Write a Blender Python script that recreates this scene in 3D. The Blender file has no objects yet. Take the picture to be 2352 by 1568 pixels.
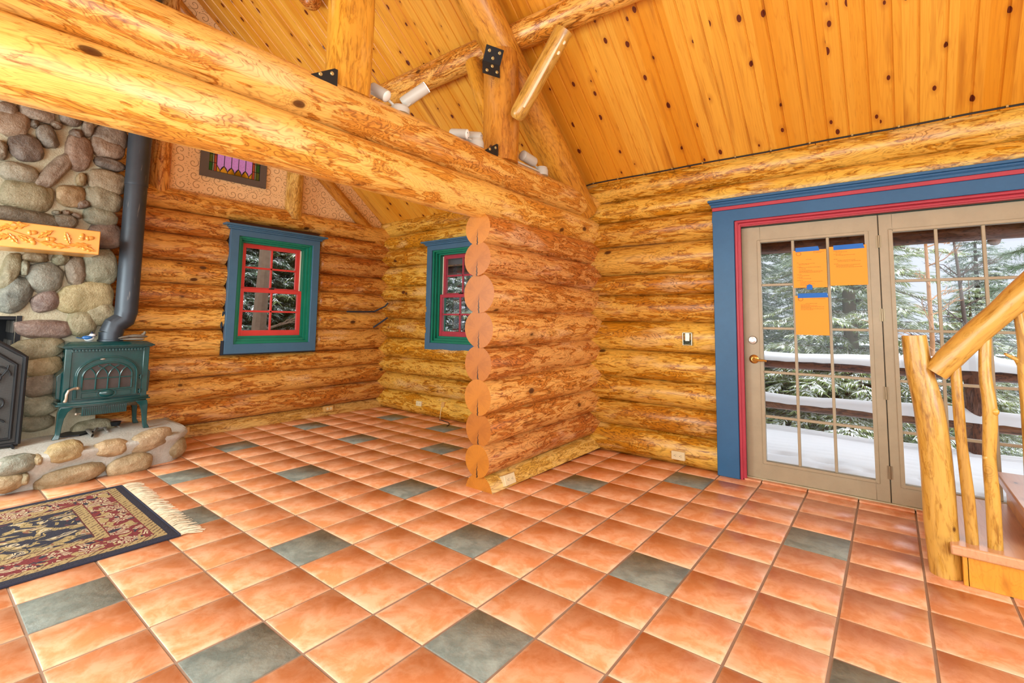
import bpy, bmesh, math, random
from mathutils import Vector, Matrix, noise, Euler, Quaternion
C = bpy.context.scene.collection
scene = bpy.context.scene
PI = math.pi
V = Vector

# ------------------------------------------------------------------ camera
yaw, pitch, roll = -0.66353, 0.081848, 0.013387
cf = V((math.sin(yaw)*math.cos(pitch), math.cos(yaw)*math.cos(pitch), math.sin(pitch)))
cr = V((math.cos(yaw), -math.sin(yaw), 0))
cu = cr.cross(cf)
cr2 = cr*math.cos(roll) + cu*math.sin(roll)
cu2 = cr2.cross(cf)
cam = bpy.data.cameras.new('camera')
cam.sensor_width = 36.0
cam.lens = 1100.03/2352*36.0
cam.shift_x = -5.96/2352
cam.shift_y = -138.65/2352
cam.clip_start = 0.05
cam.clip_end = 300
camo = bpy.data.objects.new('camera', cam)
C.objects.link(camo)
camo.matrix_world = Matrix(((cr2.x, cu2.x, -cf.x, 1.46307), (cr2.y, cu2.y, -cf.y, -1.32654), (cr2.z, cu2.z, -cf.z, 1.24651), (0, 0, 0, 1)))
scene.camera = camo

# ------------------------------------------------------------------ light
scene.view_settings.view_transform = 'Standard'
scene.view_settings.look = 'None'
scene.view_settings.gamma = 1.0
scene.view_settings.use_curve_mapping = False
scene.view_settings.exposure = -0.3
w = bpy.data.worlds.new('overcast_sky')
scene.world = w
w.use_nodes = True
w.node_tree.nodes['Background'].inputs[0].default_value = (0.82, 0.88, 1.0, 1)
w.node_tree.nodes['Background'].inputs[1].default_value = 1.2
scene.cycles.max_bounces = 7
scene.cycles.diffuse_bounces = 4
scene.cycles.glossy_bounces = 3
scene.cycles.transparent_max_bounces = 16
scene.cycles.transmission_bounces = 4
scene.cycles.caustics_reflective = False
scene.cycles.caustics_refractive = False
scene.cycles.use_denoising = True
scene.cycles.sample_clamp_indirect = 4.0

def area(name, loc, rot, sx, sy, power, col=(1, 1, 1)):
    l = bpy.data.lights.new(name, 'AREA')
    l.shape = 'RECTANGLE'; l.size = sx; l.size_y = sy; l.energy = power; l.color = col
    o = bpy.data.objects.new(name, l); C.objects.link(o)
    o.location = loc; o.rotation_euler = rot
    return o
# fill lights added at invented wall openings, unseen, to brighten the room
area('fill_light_rear', (4.45, -0.6, 1.75), (0, PI/2, 0), 2.2, 3.4, 120, (0.90, 0.985, 0.935))
area('fill_light_side', (1.0, -2.5, 1.55), (PI/2, 0, 0), 4.4, 1.9, 150, (0.90, 0.985, 0.935))
area('fill_light_far_side', (-2.9, -2.5, 1.55), (PI/2, 0, 0), 1.8, 1.7, 150, (0.90, 0.985, 0.935))
# bright overcast daylight, spread over most of the sky
sun = bpy.data.lights.new('overcast_daylight', 'SUN'); sun.energy = 10.0; sun.angle = math.radians(150); sun.color = (0.95, 0.98, 1.0)
suno = bpy.data.objects.new('overcast_daylight', sun); C.objects.link(suno)
suno.rotation_euler = (V((0.42, 0.2, 0.88))).to_track_quat('Z', 'Y').to_euler()

# ------------------------------------------------------------------ node helpers
class NT:
    def __init__(self, name):
        self.m = bpy.data.materials.new(name); self.m.use_nodes = True
        self.t = self.m.node_tree; self.n = self.t.nodes
        self.b = self.n['Principled BSDF']
    def new(self, ty, **kw):
        nd = self.n.new(ty)
        for k, v in kw.items():
            if k.startswith('i_'):
                key = k[2:]
                key = int(key) if key.isdigit() else key.replace('_', ' ')
                self.put(nd.inputs[key], v)
            else: setattr(nd, k, v)
        return nd
    def put(self, sock, v):
        if isinstance(v, bpy.types.NodeSocket): self.t.links.new(v, sock)
        else: sock.default_value = v
    def obj(self): return self.new('ShaderNodeTexCoord').outputs['Object']
    def vmath(self, op, a, b=None):
        nd = self.new('ShaderNodeVectorMath', operation=op); self.put(nd.inputs[0], a)
        if b is not None: self.put(nd.inputs[1], b)
        return nd.outputs['Value'] if op in ('LENGTH', 'DISTANCE', 'DOT_PRODUCT') else nd.outputs[0]
    def math(self, op, a, b=None, c=None, clamp=False):
        nd = self.new('ShaderNodeMath', operation=op, use_clamp=clamp); self.put(nd.inputs[0], a)
        if b is not None: self.put(nd.inputs[1], b)
        if c is not None: self.put(nd.inputs[2], c)
        return nd.outputs[0]
    def sep(self, v):
        nd = self.new('ShaderNodeSeparateXYZ'); self.put(nd.inputs[0], v); return nd.outputs
    def comb(self, x=0.0, y=0.0, z=0.0):
        nd = self.new('ShaderNodeCombineXYZ')
        for k, v in enumerate((x, y, z)): self.put(nd.inputs[k], v)
        return nd.outputs[0]
    def noise(self, v, scale, detail=3.0, rough=0.5, dist=0.0):
        nd = self.new('ShaderNodeTexNoise'); self.put(nd.inputs['Vector'], v)
        nd.inputs['Scale'].default_value = scale; nd.inputs['Detail'].default_value = detail
        nd.inputs['Roughness'].default_value = rough; nd.inputs['Distortion'].default_value = dist
        return nd.outputs[0]
    def voro(self, v, scale, rnd=1.0, feature='F1', dim='3D'):
        nd = self.new('ShaderNodeTexVoronoi', feature=feature, voronoi_dimensions=dim); self.put(nd.inputs['Vector'], v)
        nd.inputs['Scale'].default_value = scale; nd.inputs['Randomness'].default_value = rnd
        return nd
    def ramp(self, f, stops, interp='LINEAR'):
        nd = self.new('ShaderNodeValToRGB'); self.put(nd.inputs[0], f)
        cr = nd.color_ramp; cr.interpolation = interp
        while len(cr.elements) < len(stops): cr.elements.new(0.5)
        for e, (p, c) in zip(cr.elements, stops):
            e.position = p
            e.color = (c, c, c, 1) if isinstance(c, (int, float)) else (c[0], c[1], c[2], 1)
        return nd.outputs[0]
    def mix(self, f, a, b, mode='MIX'):
        nd = self.new('ShaderNodeMix', data_type='RGBA', blend_type=mode)
        self.put(nd.inputs[0], f)
        for s, v in ((6, a), (7, b)):
            self.put(nd.inputs[s], v if isinstance(v, bpy.types.NodeSocket) else (v[0], v[1], v[2], 1))
        return nd.outputs[2]
    def rnd(self): return self.new('ShaderNodeObjectInfo').outputs['Random']
    def done(self, col=None, rough=0.5, bump=None, bs=0.2, bd=0.01, **kw):
        if col is not None: self.put(self.b.inputs['Base Color'], col if isinstance(col, bpy.types.NodeSocket) else (*col, 1))
        self.put(self.b.inputs['Roughness'], rough)
        for k, v in kw.items(): self.put(self.b.inputs[k.replace('_', ' ')], v)
        if bump is not None:
            nd = self.new('ShaderNodeBump'); nd.inputs['Strength'].default_value = bs; nd.inputs['Distance'].default_value = bd
            self.put(nd.inputs['Height'], bump); self.put(self.b.inputs['Normal'], nd.outputs[0])
        return self.m

def s2l(r, g, b):
    f = lambda c: (c/255/12.92) if c/255 <= 0.04045 else ((c/255+0.055)/1.055)**2.4
    return (f(r), f(g), f(b))

def plain(name, rgb, rough=0.5, metal=0.0, var=0.12, sc=9.0, **kw):
    t = NT(name); c = s2l(*rgb)
    nz = t.noise(t.obj(), sc, 5, 0.6)
    col = t.mix(nz, [x*(1-var) for x in c], [min(1, x*(1+var)) for x in c])
    return t.done(col, rough, Metallic=metal, **kw)

def wood_log(name, light, mid, dark, rough=0.38, knots=True, contour=15.0, calm=0.0, kn=2.3):
    t = NT(name); o = t.obj(); r = t.rnd()
    off = t.math('MULTIPLY', r, 57.0)
    p = t.vmath('ADD', o, t.comb(off, t.math('MULTIPLY', r, 31.0), 3.0))
    pa = t.vmath('MULTIPLY', p, (1.25, 4.8, 4.8))
    pb = t.vmath('MULTIPLY', p, (4.0, 19.0, 19.0))
    pc = t.vmath('MULTIPLY', p, (9.0, 66.0, 66.0))
    n1 = t.noise(pa, 1.9, 3.0, 0.5, 0.8)
    n2 = t.noise(pb, 1.2, 6, 0.62, 1.0)
    n3 = t.noise(pc, 1.0, 4, 0.6, 0.6)
    n4 = t.noise(pa, 0.8, 2, 0.5)
    ring = t.math('PINGPONG', t.math('MULTIPLY', n1, contour), 0.5)
    line = t.ramp(ring, [(0.0, 1.0), (0.12, 0.5), (0.24, 0.0)])
    isl = t.math('ADD', n2, t.math('MULTIPLY', t.math('SUBTRACT', n4, 0.5), 0.55))
    patch = t.ramp(isl, [(0.455, 0.0), (0.485, 0.55), (0.53, 0.8), (0.62, 1.0)])
    fl = t.ramp(n3, [(0.52, 0.0), (0.66, 1.0)])
    base = t.mix(patch, [m_+(l_-m_)*calm*0.5 for m_, l_ in zip(mid, light)], [l_+(m_-l_)*calm*0.5 for m_, l_ in zip(mid, light)])
    base = t.mix(t.math('MULTIPLY', fl, t.math('MULTIPLY_ADD', patch, -0.5, 0.8)), base, dark)
    edge = t.ramp(isl, [(0.41, 0.0), (0.455, 0.8), (0.475, 0.0)])
    base = t.mix(t.math('MULTIPLY', edge, 0.85*(1-calm)), base, dark)
    base = t.mix(t.ramp(t.noise(pa, 1.3, 3, 0.6), [(0.58, 0.0), (0.68, 0.5*(1-calm))]), base, [c+(1-c)*0.18 for c in light])
    base = t.mix(t.math('MULTIPLY', line, t.math('MULTIPLY_ADD', patch, -0.4*(1-calm), 0.78*(1-calm))), base, [c*0.5 for c in dark])
    if knots:
        vk = t.voro(t.vmath('MULTIPLY', p, (1.0, 1.6, 1.6)), kn)
        d = vk.outputs['Distance']
        k = t.ramp(d, [(0.0, 1.0), (0.07, 0.9), (0.10, 0.0)])
        halo = t.math('MULTIPLY', t.math('PINGPONG', t.math('MULTIPLY', d, 34.0), 0.5), t.ramp(d, [(0.08, 1.2), (0.25, 0.0)]))
        base = t.mix(t.math('MULTIPLY', halo, 0.8), base, [c*0.6 for c in dark])
        base = t.mix(k, base, s2l(70, 32, 14))
    hs = t.new('ShaderNodeHueSaturation')
    t.put(hs.inputs['Color'], base)
    t.put(hs.inputs['Value'], t.math('MULTIPLY_ADD', r, 0.26, 0.87))
    t.put(hs.inputs['Hue'], t.math('MULTIPLY_ADD', r, 0.014, 0.493))
    return t.done(hs.outputs[0], rough, t.math('ADD', n1, t.math('MULTIPLY', n3, 0.25)), 0.35, 0.012, Coat_Weight=0.25, Coat_Roughness=0.25)

def end_grain(name, light, dark):
    t = NT(name); o = t.obj(); s = t.sep(o); r = t.rnd()
    q = t.comb(0.0, s[1], s[2])
    nz = t.noise(t.vmath('ADD', o, t.comb(t.math('MULTIPLY', r, 9), 0, 0)), 14, 4, 0.6)
    d = t.math('ADD', t.vmath('LENGTH', q), t.math('MULTIPLY', nz, 0.012))
    ring = t.math('PINGPONG', t.math('MULTIPLY', d, 90.0), 0.5)
    col = t.mix(t.math('MULTIPLY', ring, 0.35), light, dark)
    big = t.noise(o, 9, 3, 0.6)
    col = t.mix(t.ramp(big, [(0.45, 0.0), (0.75, 0.5)]), col, dark)
    wob = t.math('MULTIPLY', t.math('SUBTRACT', t.noise(t.comb(0, 0, s[2]), 40, 2), 0.5), 0.03)
    cy = t.math('ABSOLUTE', t.math('ADD', s[1], wob))
    wdt = t.math('MULTIPLY', t.math('MINIMUM', t.math('MULTIPLY', s[2], -1.0), 0.10), 0.06)
    crack = t.math('LESS_THAN', cy, wdt)
    col = t.mix(crack, col, s2l(50, 26, 10))
    ang = t.math('ARCTAN2', s[1], s[2])
    rad = t.math('LESS_THAN', t.math('PINGPONG', t.math('ADD', t.math('MULTIPLY', ang, 3.2), t.math('MULTIPLY', nz, 0.4)), 0.5), 0.012)
    col = t.mix(t.math('MULTIPLY', rad, 0.5), col, s2l(60, 30, 12))
    return t.done(col, 0.42, d, 0.1, 0.01)

M = {}
# peeled and varnished log finishes, each wall in its own stain
M['log_gold'] = wood_log('golden_log', s2l(228, 182, 82), s2l(202, 136, 30), s2l(138, 80, 12))
M['log_orange'] = wood_log('orange_log', s2l(228, 172, 98), s2l(202, 124, 52), s2l(138, 70, 22))
M['log_brown'] = wood_log('amber_log', s2l(226, 170, 88), s2l(198, 122, 42), s2l(126, 64, 14))
M['log_beam'] = wood_log('honey_log', s2l(234, 186, 98), s2l(214, 146, 56), s2l(168, 94, 28), contour=20.0)
M['log_truss'] = wood_log('truss_log', s2l(212, 152, 56), s2l(190, 122, 30), s2l(132, 72, 14), knots=True, contour=8.0, calm=0.55)
M['log_pale'] = wood_log('pale_log', s2l(226, 186, 104), s2l(206, 158, 70), s2l(160, 108, 46))
M['log_cedar'] = wood_log('cedar_log', s2l(214, 172, 88), s2l(196, 150, 58), s2l(148, 98, 34), rough=0.28, contour=5.0, calm=0.5, kn=4.2)
M['log_dark'] = wood_log('weathered_log', s2l(120, 72, 44), s2l(92, 50, 28), s2l(50, 26, 16), rough=0.7)
M['end_orange'] = end_grain('sawn_log_end', s2l(178, 106, 32), s2l(134, 72, 16))
M['end_gold'] = end_grain('sawn_golden_end', s2l(190, 118, 32), s2l(146, 82, 16))

def planks(name, cols, width, knot=1.0):
    t = NT(name); o = t.obj(); s = t.sep(o)
    idx = t.math('FLOOR', t.math('DIVIDE', t.math('ADD', s[0], 20.0 + 0.841 - 0.841 % width), width))
    wn = t.new('ShaderNodeTexWhiteNoise', noise_dimensions='1D'); t.put(wn.inputs['W'], idx)
    rv = wn.outputs['Value']
    p = t.vmath('ADD', o, t.comb(0.0, t.math('MULTIPLY', rv, 23.0), t.math('MULTIPLY', rv, 11.0)))
    g1 = t.noise(t.vmath('MULTIPLY', p, (16, 0.7, 5)), 1.0, 3, 0.5, 0.7)
    g2 = t.noise(t.vmath('MULTIPLY', p, (90, 2.5, 5)), 1.0, 3, 0.6)
    ring = t.math('PINGPONG', t.math('MULTIPLY', g1, 9.0), 0.5)
    line = t.ramp(ring, [(0.0, 0.75), (0.16, 0.0)])
    col = t.mix(t.ramp(rv, [(0.0, 0.0), (1.0, 1.0)]), cols[0], cols[1])
    col = t.mix(t.math('MULTIPLY', g2, 0.5), col, cols[2])
    col = t.mix(t.math('MULTIPLY', line, 0.45), col, cols[2])
    st = t.noise(t.vmath('MULTIPLY', p, (11, 0.9, 3)), 1.0, 3, 0.55)
    col = t.mix(t.ramp(st, [(0.58, 0.0), (0.74, 0.6)]), col, cols[3])
    vk = t.voro(t.vmath('MULTIPLY', p, (1.0, 0.55, 1.0)), 6.5 * knot, dim='2D')
    d = vk.outputs['Distance']
    pick = t.math('GREATER_THAN', t.sep(vk.outputs['Color'])[0], 0.4)
    sz = t.math('MULTIPLY_ADD', t.sep(vk.outputs['Color'])[1], 0.075, 0.03)
    k = t.math('MULTIPLY', t.math('LESS_THAN', d, sz), pick)
    halo = t.math('MULTIPLY', t.ramp(d, [(0.06, 0.75), (0.22, 0.0)]), pick)
    col = t.mix(t.math('MULTIPLY', halo, 0.55), col, cols[3])
    col = t.mix(k, col, s2l(92, 34, 16))
    return t.done(col, 0.34, g2, 0.06, 0.01, Coat_Weight=0.3, Coat_Roughness=0.2)
PW = 0.1325
M['ceiling'] = planks('knotty_pine_ceiling', (s2l(240, 184, 72), s2l(222, 150, 36), s2l(190, 112, 24), s2l(156, 80, 16)), PW)
M['pine'] = planks('pine_board', (s2l(236, 178, 70), s2l(226, 160, 56), s2l(196, 120, 36), s2l(160, 84, 24)), 0.7)
M['tread'] = planks('stair_tread_wood', (s2l(224, 180, 140), s2l(216, 168, 126), s2l(190, 132, 92), s2l(150, 90, 56)), 0.7)
M['soffit'] = planks('porch_soffit_wood', (s2l(120, 74, 46), s2l(100, 60, 36), s2l(70, 40, 24), s2l(50, 28, 16)), PW)

def tile_mat(name, cols, edge, bumpy):
    t = NT(name); o = t.obj(); s = t.sep(o)
    tx = t.math('DIVIDE', s[0], 0.31); ty = t.math('DIVIDE', s[1], 0.31)
    wn = t.new('ShaderNodeTexWhiteNoise', noise_dimensions='2D')
    t.put(wn.inputs['Vector'], t.comb(t.math('FLOOR', tx), t.math('FLOOR', ty), 0.0))
    rv = wn.outputs['Value']
    p = t.vmath('ADD', o, t.comb(0.0, 0.0, t.math('MULTIPLY', rv, 40.0)))
    n1 = t.noise(p, 8.5, 7, 0.66, 0.5)
    n2 = t.noise(p, 26.0, 4, 0.65)
    col = t.mix(t.ramp(n1, [(0.40, 0.0), (0.60, 1.0)]), cols[0], cols[1])
    col = t.mix(t.ramp(n2, [(0.5, 0.0), (0.75, 0.5)]), col, cols[2])
    if edge:
        ex = t.math('ABSOLUTE', t.math('SUBTRACT', t.math('FRACT', tx), 0.5))
        ey = t.math('ABSOLUTE', t.math('SUBTRACT', t.math('FRACT', ty), 0.5))
        e = t.math('ADD', t.math('MAXIMUM', ex, ey), t.math('MULTIPLY', t.math('SUBTRACT', n1, 0.5), 0.22))
        col = t.mix(t.ramp(e, [(0.43, 0.0), (0.492, 0.55)]), col, edge)
    hs = t.new('ShaderNodeHueSaturation'); t.put(hs.inputs['Color'], col)
    t.put(hs.inputs['Value'], t.math('MULTIPLY_ADD', rv, 0.14, 0.93))
    return t.done(hs.outputs[0], t.math('MULTIPLY_ADD', n2, 0.22, 0.22 if edge else 0.36), n1 if edge else t.noise(p, 14, 8, 0.6), bumpy, 0.01)
M['terracotta'] = tile_mat('terracotta_tile', (s2l(216, 142, 94), s2l(232, 174, 136), s2l(204, 122, 70)), s2l(240, 204, 172), 0.05)
M['slate'] = tile_mat('slate_tile', (s2l(112, 122, 116), s2l(142, 150, 142), s2l(126, 118, 104)), None, 0.7)
M['grout'] = plain('grout', (154, 130, 112), 0.9, var=0.2, sc=30)

# ------------------------------------------------------------------ mesh helpers
PM = {}
class MB:
    def __init__(self): self.v = []; self.f = []; self.mi = []; self.m = 0
    def add(self, vs, fs):
        b = len(self.v); self.v += [tuple(x) for x in vs]
        for f in fs: self.f.append(tuple(i+b for i in f)); self.mi.append(self.m)
        return self
    def box(self, a, b, T=None):
        x0, y0, z0 = a; x1, y1, z1 = b
        vs = [V((x, y, z)) for x in (x0, x1) for y in (y0, y1) for z in (z0, z1)]
        if T: vs = [T @ v for v in vs]
        return self.add(vs, [(0, 1, 3, 2), (4, 6, 7, 5), (0, 4, 5, 1), (2, 3, 7, 6), (0, 2, 6, 4), (1, 5, 7, 3)])
    def cbox(self, c, s, T=None):
        return self.box([c[i]-s[i]/2 for i in range(3)], [c[i]+s[i]/2 for i in range(3)], T)
    def tube(self, pts, rad, n=10, caps=True, squash=1.0):
        pts = [V(p) for p in pts]
        if not isinstance(rad, (list, tuple)): rad = [rad]*len(pts)
        rings = []; up = None
        for i, p in enumerate(pts):
            d = (pts[min(i+1, len(pts)-1)] - pts[max(i-1, 0)]).normalized()
            if up is None:
                up = V((0, 0, 1)) if abs(d.z) < 0.9 else V((1, 0, 0))
            a = d.cross(up)
            if a.length < 1e-6: a = d.orthogonal()
            a.normalize(); up = a.cross(d).normalized()
            rings.append([p + (a*math.cos(2*PI*k/n) + up*squash*math.sin(2*PI*k/n))*rad[i] for k in range(n)])
        vs = [v for r in rings for v in r]; fs = []
        for i in range(len(pts)-1):
            for k in range(n):
                k2 = (k+1) % n
                fs.append((i*n+k, i*n+k2, (i+1)*n+k2, (i+1)*n+k))
        if caps: fs.append(tuple(range(n-1, -1, -1))); fs.append(tuple(range((len(pts)-1)*n, len(pts)*n)))
        return self.add(vs, fs)
    def lathe(self, prof, T=None, n=24, cap=True):
        vs = []; fs = []
        for r, z in prof:
            for k in range(n):
                p = V((r*math.cos(2*PI*k/n), r*math.sin(2*PI*k/n), z)); vs.append(T @ p if T else p)
        for i in range(len(prof)-1):
            for k in range(n):
                k2 = (k+1) % n; fs.append((i*n+k, i*n+k2, (i+1)*n+k2, (i+1)*n+k))
        if cap: fs.append(tuple(range(n-1, -1, -1))); fs.append(tuple(range((len(prof)-1)*n, len(prof)*n)))
        return self.add(vs, fs)
    def prism(self, poly, z0, z1, T=None):
        n = len(poly)
        vs = [V((p[0], p[1], z)) for z in (z0, z1) for p in poly]
        if T: vs = [T @ v for v in vs]
        fs = [tuple(range(n-1, -1, -1)), tuple(range(n, 2*n))] + [(k, (k+1) % n, n+(k+1) % n, n+k) for k in range(n)]
        return self.add(vs, fs)
    def ball(self, c, s, T=None, n=14, m=8):
        vs = []; fs = []
        for i in range(m+1):
            th = PI*i/m
            for k in range(n):
                ph = 2*PI*k/n
                p = V((c[0]+s[0]*math.sin(th)*math.cos(ph), c[1]+s[1]*math.sin(th)*math.sin(ph), c[2]+s[2]*math.cos(th)))
                vs.append(T @ p if T else p)
        for i in range(m):
            for k in range(n): fs.append((i*n+k, (i+1)*n+k, (i+1)*n+(k+1) % n, i*n+(k+1) % n))
        return self.add(vs, fs)
    def build(self, name, mats, parent=None, W=None, angle=35, bevel=0.0, fix=True):
        me = bpy.data.meshes.new(name)
        me.from_pydata(self.v, [], self.f)
        mats = mats if isinstance(mats, (list, tuple)) else [mats]
        for m in mats: me.materials.append(M[m] if isinstance(m, str) else m)
        me.polygons.foreach_set('material_index', self.mi)
        if fix:
            b = bmesh.new(); b.from_mesh(me)
            bmesh.ops.remove_doubles(b, verts=b.verts, dist=1e-6)
            bmesh.ops.recalc_face_normals(b, faces=b.faces)
            b.to_mesh(me); b.free()
        me.polygons.foreach_set('use_smooth', [True]*len(me.polygons))
        me.set_sharp_from_angle(angle=math.radians(angle))
        return link(name, me, parent, W, bevel)

def link(name, me, parent=None, W=None, bevel=0.0):
    o = bpy.data.objects.new(name, me); C.objects.link(o)
    W = W or Matrix()
    o.matrix_basis = W
    if parent is not None:
        o.parent = parent; o.matrix_parent_inverse = PM[parent.name].inverted()
    PM[o.name] = W
    if bevel:
        bv = o.modifiers.new('edge', 'BEVEL'); bv.width = bevel; bv.segments = 2; bv.limit_method = 'ANGLE'; bv.angle_limit = math.radians(40)
        bv.harden_normals = False
    return o
def thing(name, label, cat, loc=(0, 0, 0), rz=0, group=None, kind=None):
    o = bpy.data.objects.new(name, None); C.objects.link(o)
    W = Matrix.Translation(V(loc)) @ Matrix.Rotation(rz, 4, 'Z')
    o.matrix_basis = W; PM[o.name] = W; o.empty_display_size = 0.1
    if label: tag(o, label, cat, group)
    if kind: o['kind'] = kind
    return o
def tag(o, label, cat, group=None, kind=None):
    o['label'] = label; o['category'] = cat
    if group: o['group'] = group
    if kind: o['kind'] = kind
    return o
def structure(o): o['kind'] = 'structure'; return o
def frame(x, y, z, o):
    return Matrix(((x[0], y[0], z[0], o[0]), (x[1], y[1], z[1], o[1]), (x[2], y[2], z[2], o[2]), (0, 0, 0, 1)))
def axis_frame(p0, p1, up=(0, 0, 1)):
    p0, p1 = V(p0), V(p1); x = (p1-p0).normalized(); u = V(up)
    if abs(x.dot(u)) > 0.98: u = V((0, 1, 0))
    y = u.cross(x).normalized(); z = x.cross(y)
    return frame(x, y, z, p0)

def logmesh(L, r0, r1, seed, n=26, bow=0.012, rough=0.045, ends=(0, 0), clip=None, endmat=False, flat=None):
    """a peeled log along local X; ends = rounding length at either end; clip = lowest local z kept; flat = local y planes it is hewn to"""
    mb = MB(); N = max(6, min(110, int(L/0.055)))
    xs = [L*i/N for i in range(N+1)]
    if ends[0]: xs = [0, ends[0]*0.12, ends[0]*0.35, ends[0]*0.65] + [x for x in xs if x > ends[0]*0.9]
    if ends[1]: xs = [x for x in xs if x < L-ends[1]*0.9] + [L-ends[1]*0.65, L-ends[1]*0.35, L-ends[1]*0.12, L]
    sx = seed*7.31
    b1, b2 = noise.noise((sx, 1, 1))*bow*2, noise.noise((sx, 5, 1))*bow*2
    vs = []
    for x in xs:
        f = x/L; r = r0+(r1-r0)*f
        k = 1.0
        for e, dx in ((ends[0], x), (ends[1], L-x)):
            if e and dx < e: k *= math.sqrt(max(0.0, 1-(1-dx/e)**2))*0.55+0.45
        cy, cz = b1*math.sin(PI*f*1.3), b2*math.sin(PI*f*1.1)
        for j in range(n):
            a = 2*PI*j/n; ca, sa = math.cos(a), math.sin(a)
            d = noise.noise((x*1.6+sx, ca*0.8, sa*0.8+seed))*rough + noise.noise((x*5+sx, ca*2.2, sa*2.2))*rough*0.35
            rr = r*k*(1+d)
            y, z = cy+rr*ca, cz+rr*sa
            if clip is not None and z < clip: z = clip
            if flat: y = max(flat[0], min(flat[1], y))
            vs.append((x, y, z))
    fs = []
    R = len(xs)
    for i in range(R-1):
        for j in range(n):
            j2 = (j+1) % n; fs.append((i*n+j, i*n+j2, (i+1)*n+j2, (i+1)*n+j))
    mb.add(vs, fs)
    mb.m = 1 if endmat else 0
    for i, rev in ((0, True), (R-1, False)):
        ring = vs[i*n:(i+1)*n]; c = V((0, 0, 0))
        for q in ring: c += V(q)
        c /= n
        b = len(mb.v); mb.v += ring + [tuple(c)]
        for j in range(n):
            j2 = (j+1) % n; f = (b+j2, b+j, b+n) if rev else (b+j, b+j2, b+n)
            mb.f.append(f); mb.mi.append(mb.m)
    return mb
SEED = [0]
def log(name, p0, p1, r0, r1, mat, parent=None, end=None, up=(0, 0, 1), **kw):
    SEED[0] += 1
    p0, p1 = V(p0), V(p1)
    mb = logmesh((p1-p0).length, r0, r1, SEED[0], endmat=bool(end), **kw)
    me_m = [mat, end] if end else [mat]
    return mb.build(name, me_m, parent, axis_frame(p0, p1, up), angle=40, fix=False)

# ------------------------------------------------------------------ floor
T = 0.31
SL = {(0, -10), (2, -12), (2, -8), (5, -13), (5, -10), (8, -12), (6, -7), (8, -9), (6, -2), (3, -5), (-1, -7), (0, -4), (2, -2), (3, 1), (6, 3), (8, 0), (-3, -5), (-2, -2), (0, 0), (2, 4)}
mb = MB(); rng = random.Random(4)
mb.m = 2
mb.box((-4.5, -2.7, -0.05), (4.8, 3.12, -0.004))
for a in range(-9, 10):
    for b in range(-15, 16):
        x0, y0 = b*T, a*T; x1, y1 = x0+T, min(y0+T, 3.06)
        if y0 > 3.0: continue
        gx, gy = 0.0042, 0.0030
        dz = rng.uniform(-0.0006, 0.0006); jx = rng.uniform(-0.001, 0.001); jy = rng.uniform(-0.001, 0.001)
        mb.m = 1 if (a, b) in SL else 0
        X0, X1, Y0, Y1 = x0+gx+jx, x1-gx+jx, y0+gy+jy, y1-gy+jy
        c = 0.004; z = dz
        vs = [(X0, Y0, -0.006), (X1, Y0, -0.006), (X1, Y1, -0.006), (X0, Y1, -0.006), (X0+c, Y0+c, z), (X1-c, Y0+c, z), (X1-c, Y1-c, z), (X0+c, Y1-c, z)]
        mb.add(vs, [(4, 5, 6, 7), (0, 1, 5, 4), (1, 2, 6, 5), (2, 3, 7, 6), (3, 0, 4, 7)])
floor = structure(mb.build('floor', ['terracotta', 'slate', 'grout'], angle=60))

# ------------------------------------------------------------------ walls of logs
M['chink'] = plain('dark_wood_seam', (84, 46, 20), 0.8, var=0.3)
M['backing'] = plain('red_brown_backing_board', (176, 96, 50), 0.6, var=0.2)
M['rope'] = plain('dark_blue_sealing_cord', (44, 52, 66), 0.8)
# door wall (faces -Y): slab with openings for the window and the doors
wr = MB()
def slab_y(mb, y0, y1, x0, x1, z0, z1, holes):
    xs = sorted({x0, x1} | {h[0] for h in holes} | {h[1] for h in holes})
    for a, b in zip(xs, xs[1:]):
        hs = sorted([(h[2], h[3]) for h in holes if h[0] <= a and h[1] >= b])
        z = z0
        for h0, h1 in hs:
            if h0 > z: mb.box((a, y0, z), (b, y1, h0))
            z = h1
        if z1 > z: mb.box((a, y0, z), (b, y1, z1))
W2 = (-3.27, -2.37, 0.93, 2.17); DR = (0.48, 2.38, 0.0, 2.07)
slab_y(wr, 3.045, 3.20, -4.5, 4.75, 0, 2.72, [W2, DR])
wall_right = structure(wr.build('wall_right', 'chink'))
zd = [-0.01, 0.258, 0.493, 0.715, 0.977, 1.25, 1.508, 1.695, 1.99, 2.237, 2.437, 2.69]
def wall_log(parent, axis, face, z0, z1, a, b, mat, p=0.88, ends=(0, 0), jit=0.0):
    h = (z1-z0)/2; bulge = p*h; r = (h*h+bulge*bulge)/(2*bulge)+0.004
    zc = (z0+z1)/2; d = r
    if axis == 'x': return log('log', (a, face+d, zc), (b, face+d, zc), r, r, mat, parent, bow=0.006, rough=0.05, ends=ends)
    return log('log', (face-d, a, zc), (face-d, b, zc), r, r, mat, parent, bow=0.006, rough=0.05, ends=ends)
for z0, z1 in zip(zd, zd[1:]):
    if z1 < 0.9 or z0 > 2.2: segs = [(-4.5, 4.75)]
    elif z0 < 0.75 and z1 < 1.0: segs = [(-4.5, 4.75)]
    else: segs = [(-4.5, -3.335), (-2.32, 4.75)]
    out = []
    for a, b in segs:
        if z0 < 2.05 and b > 0.3 and a < 0.3: out += [(a, 0.31), (2.55, b)]
        else: out.append((a, b))
    for a, b in out: wall_log(wall_right, 'x', 2.935, z0, z1, a, b, 'log_gold')

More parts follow.
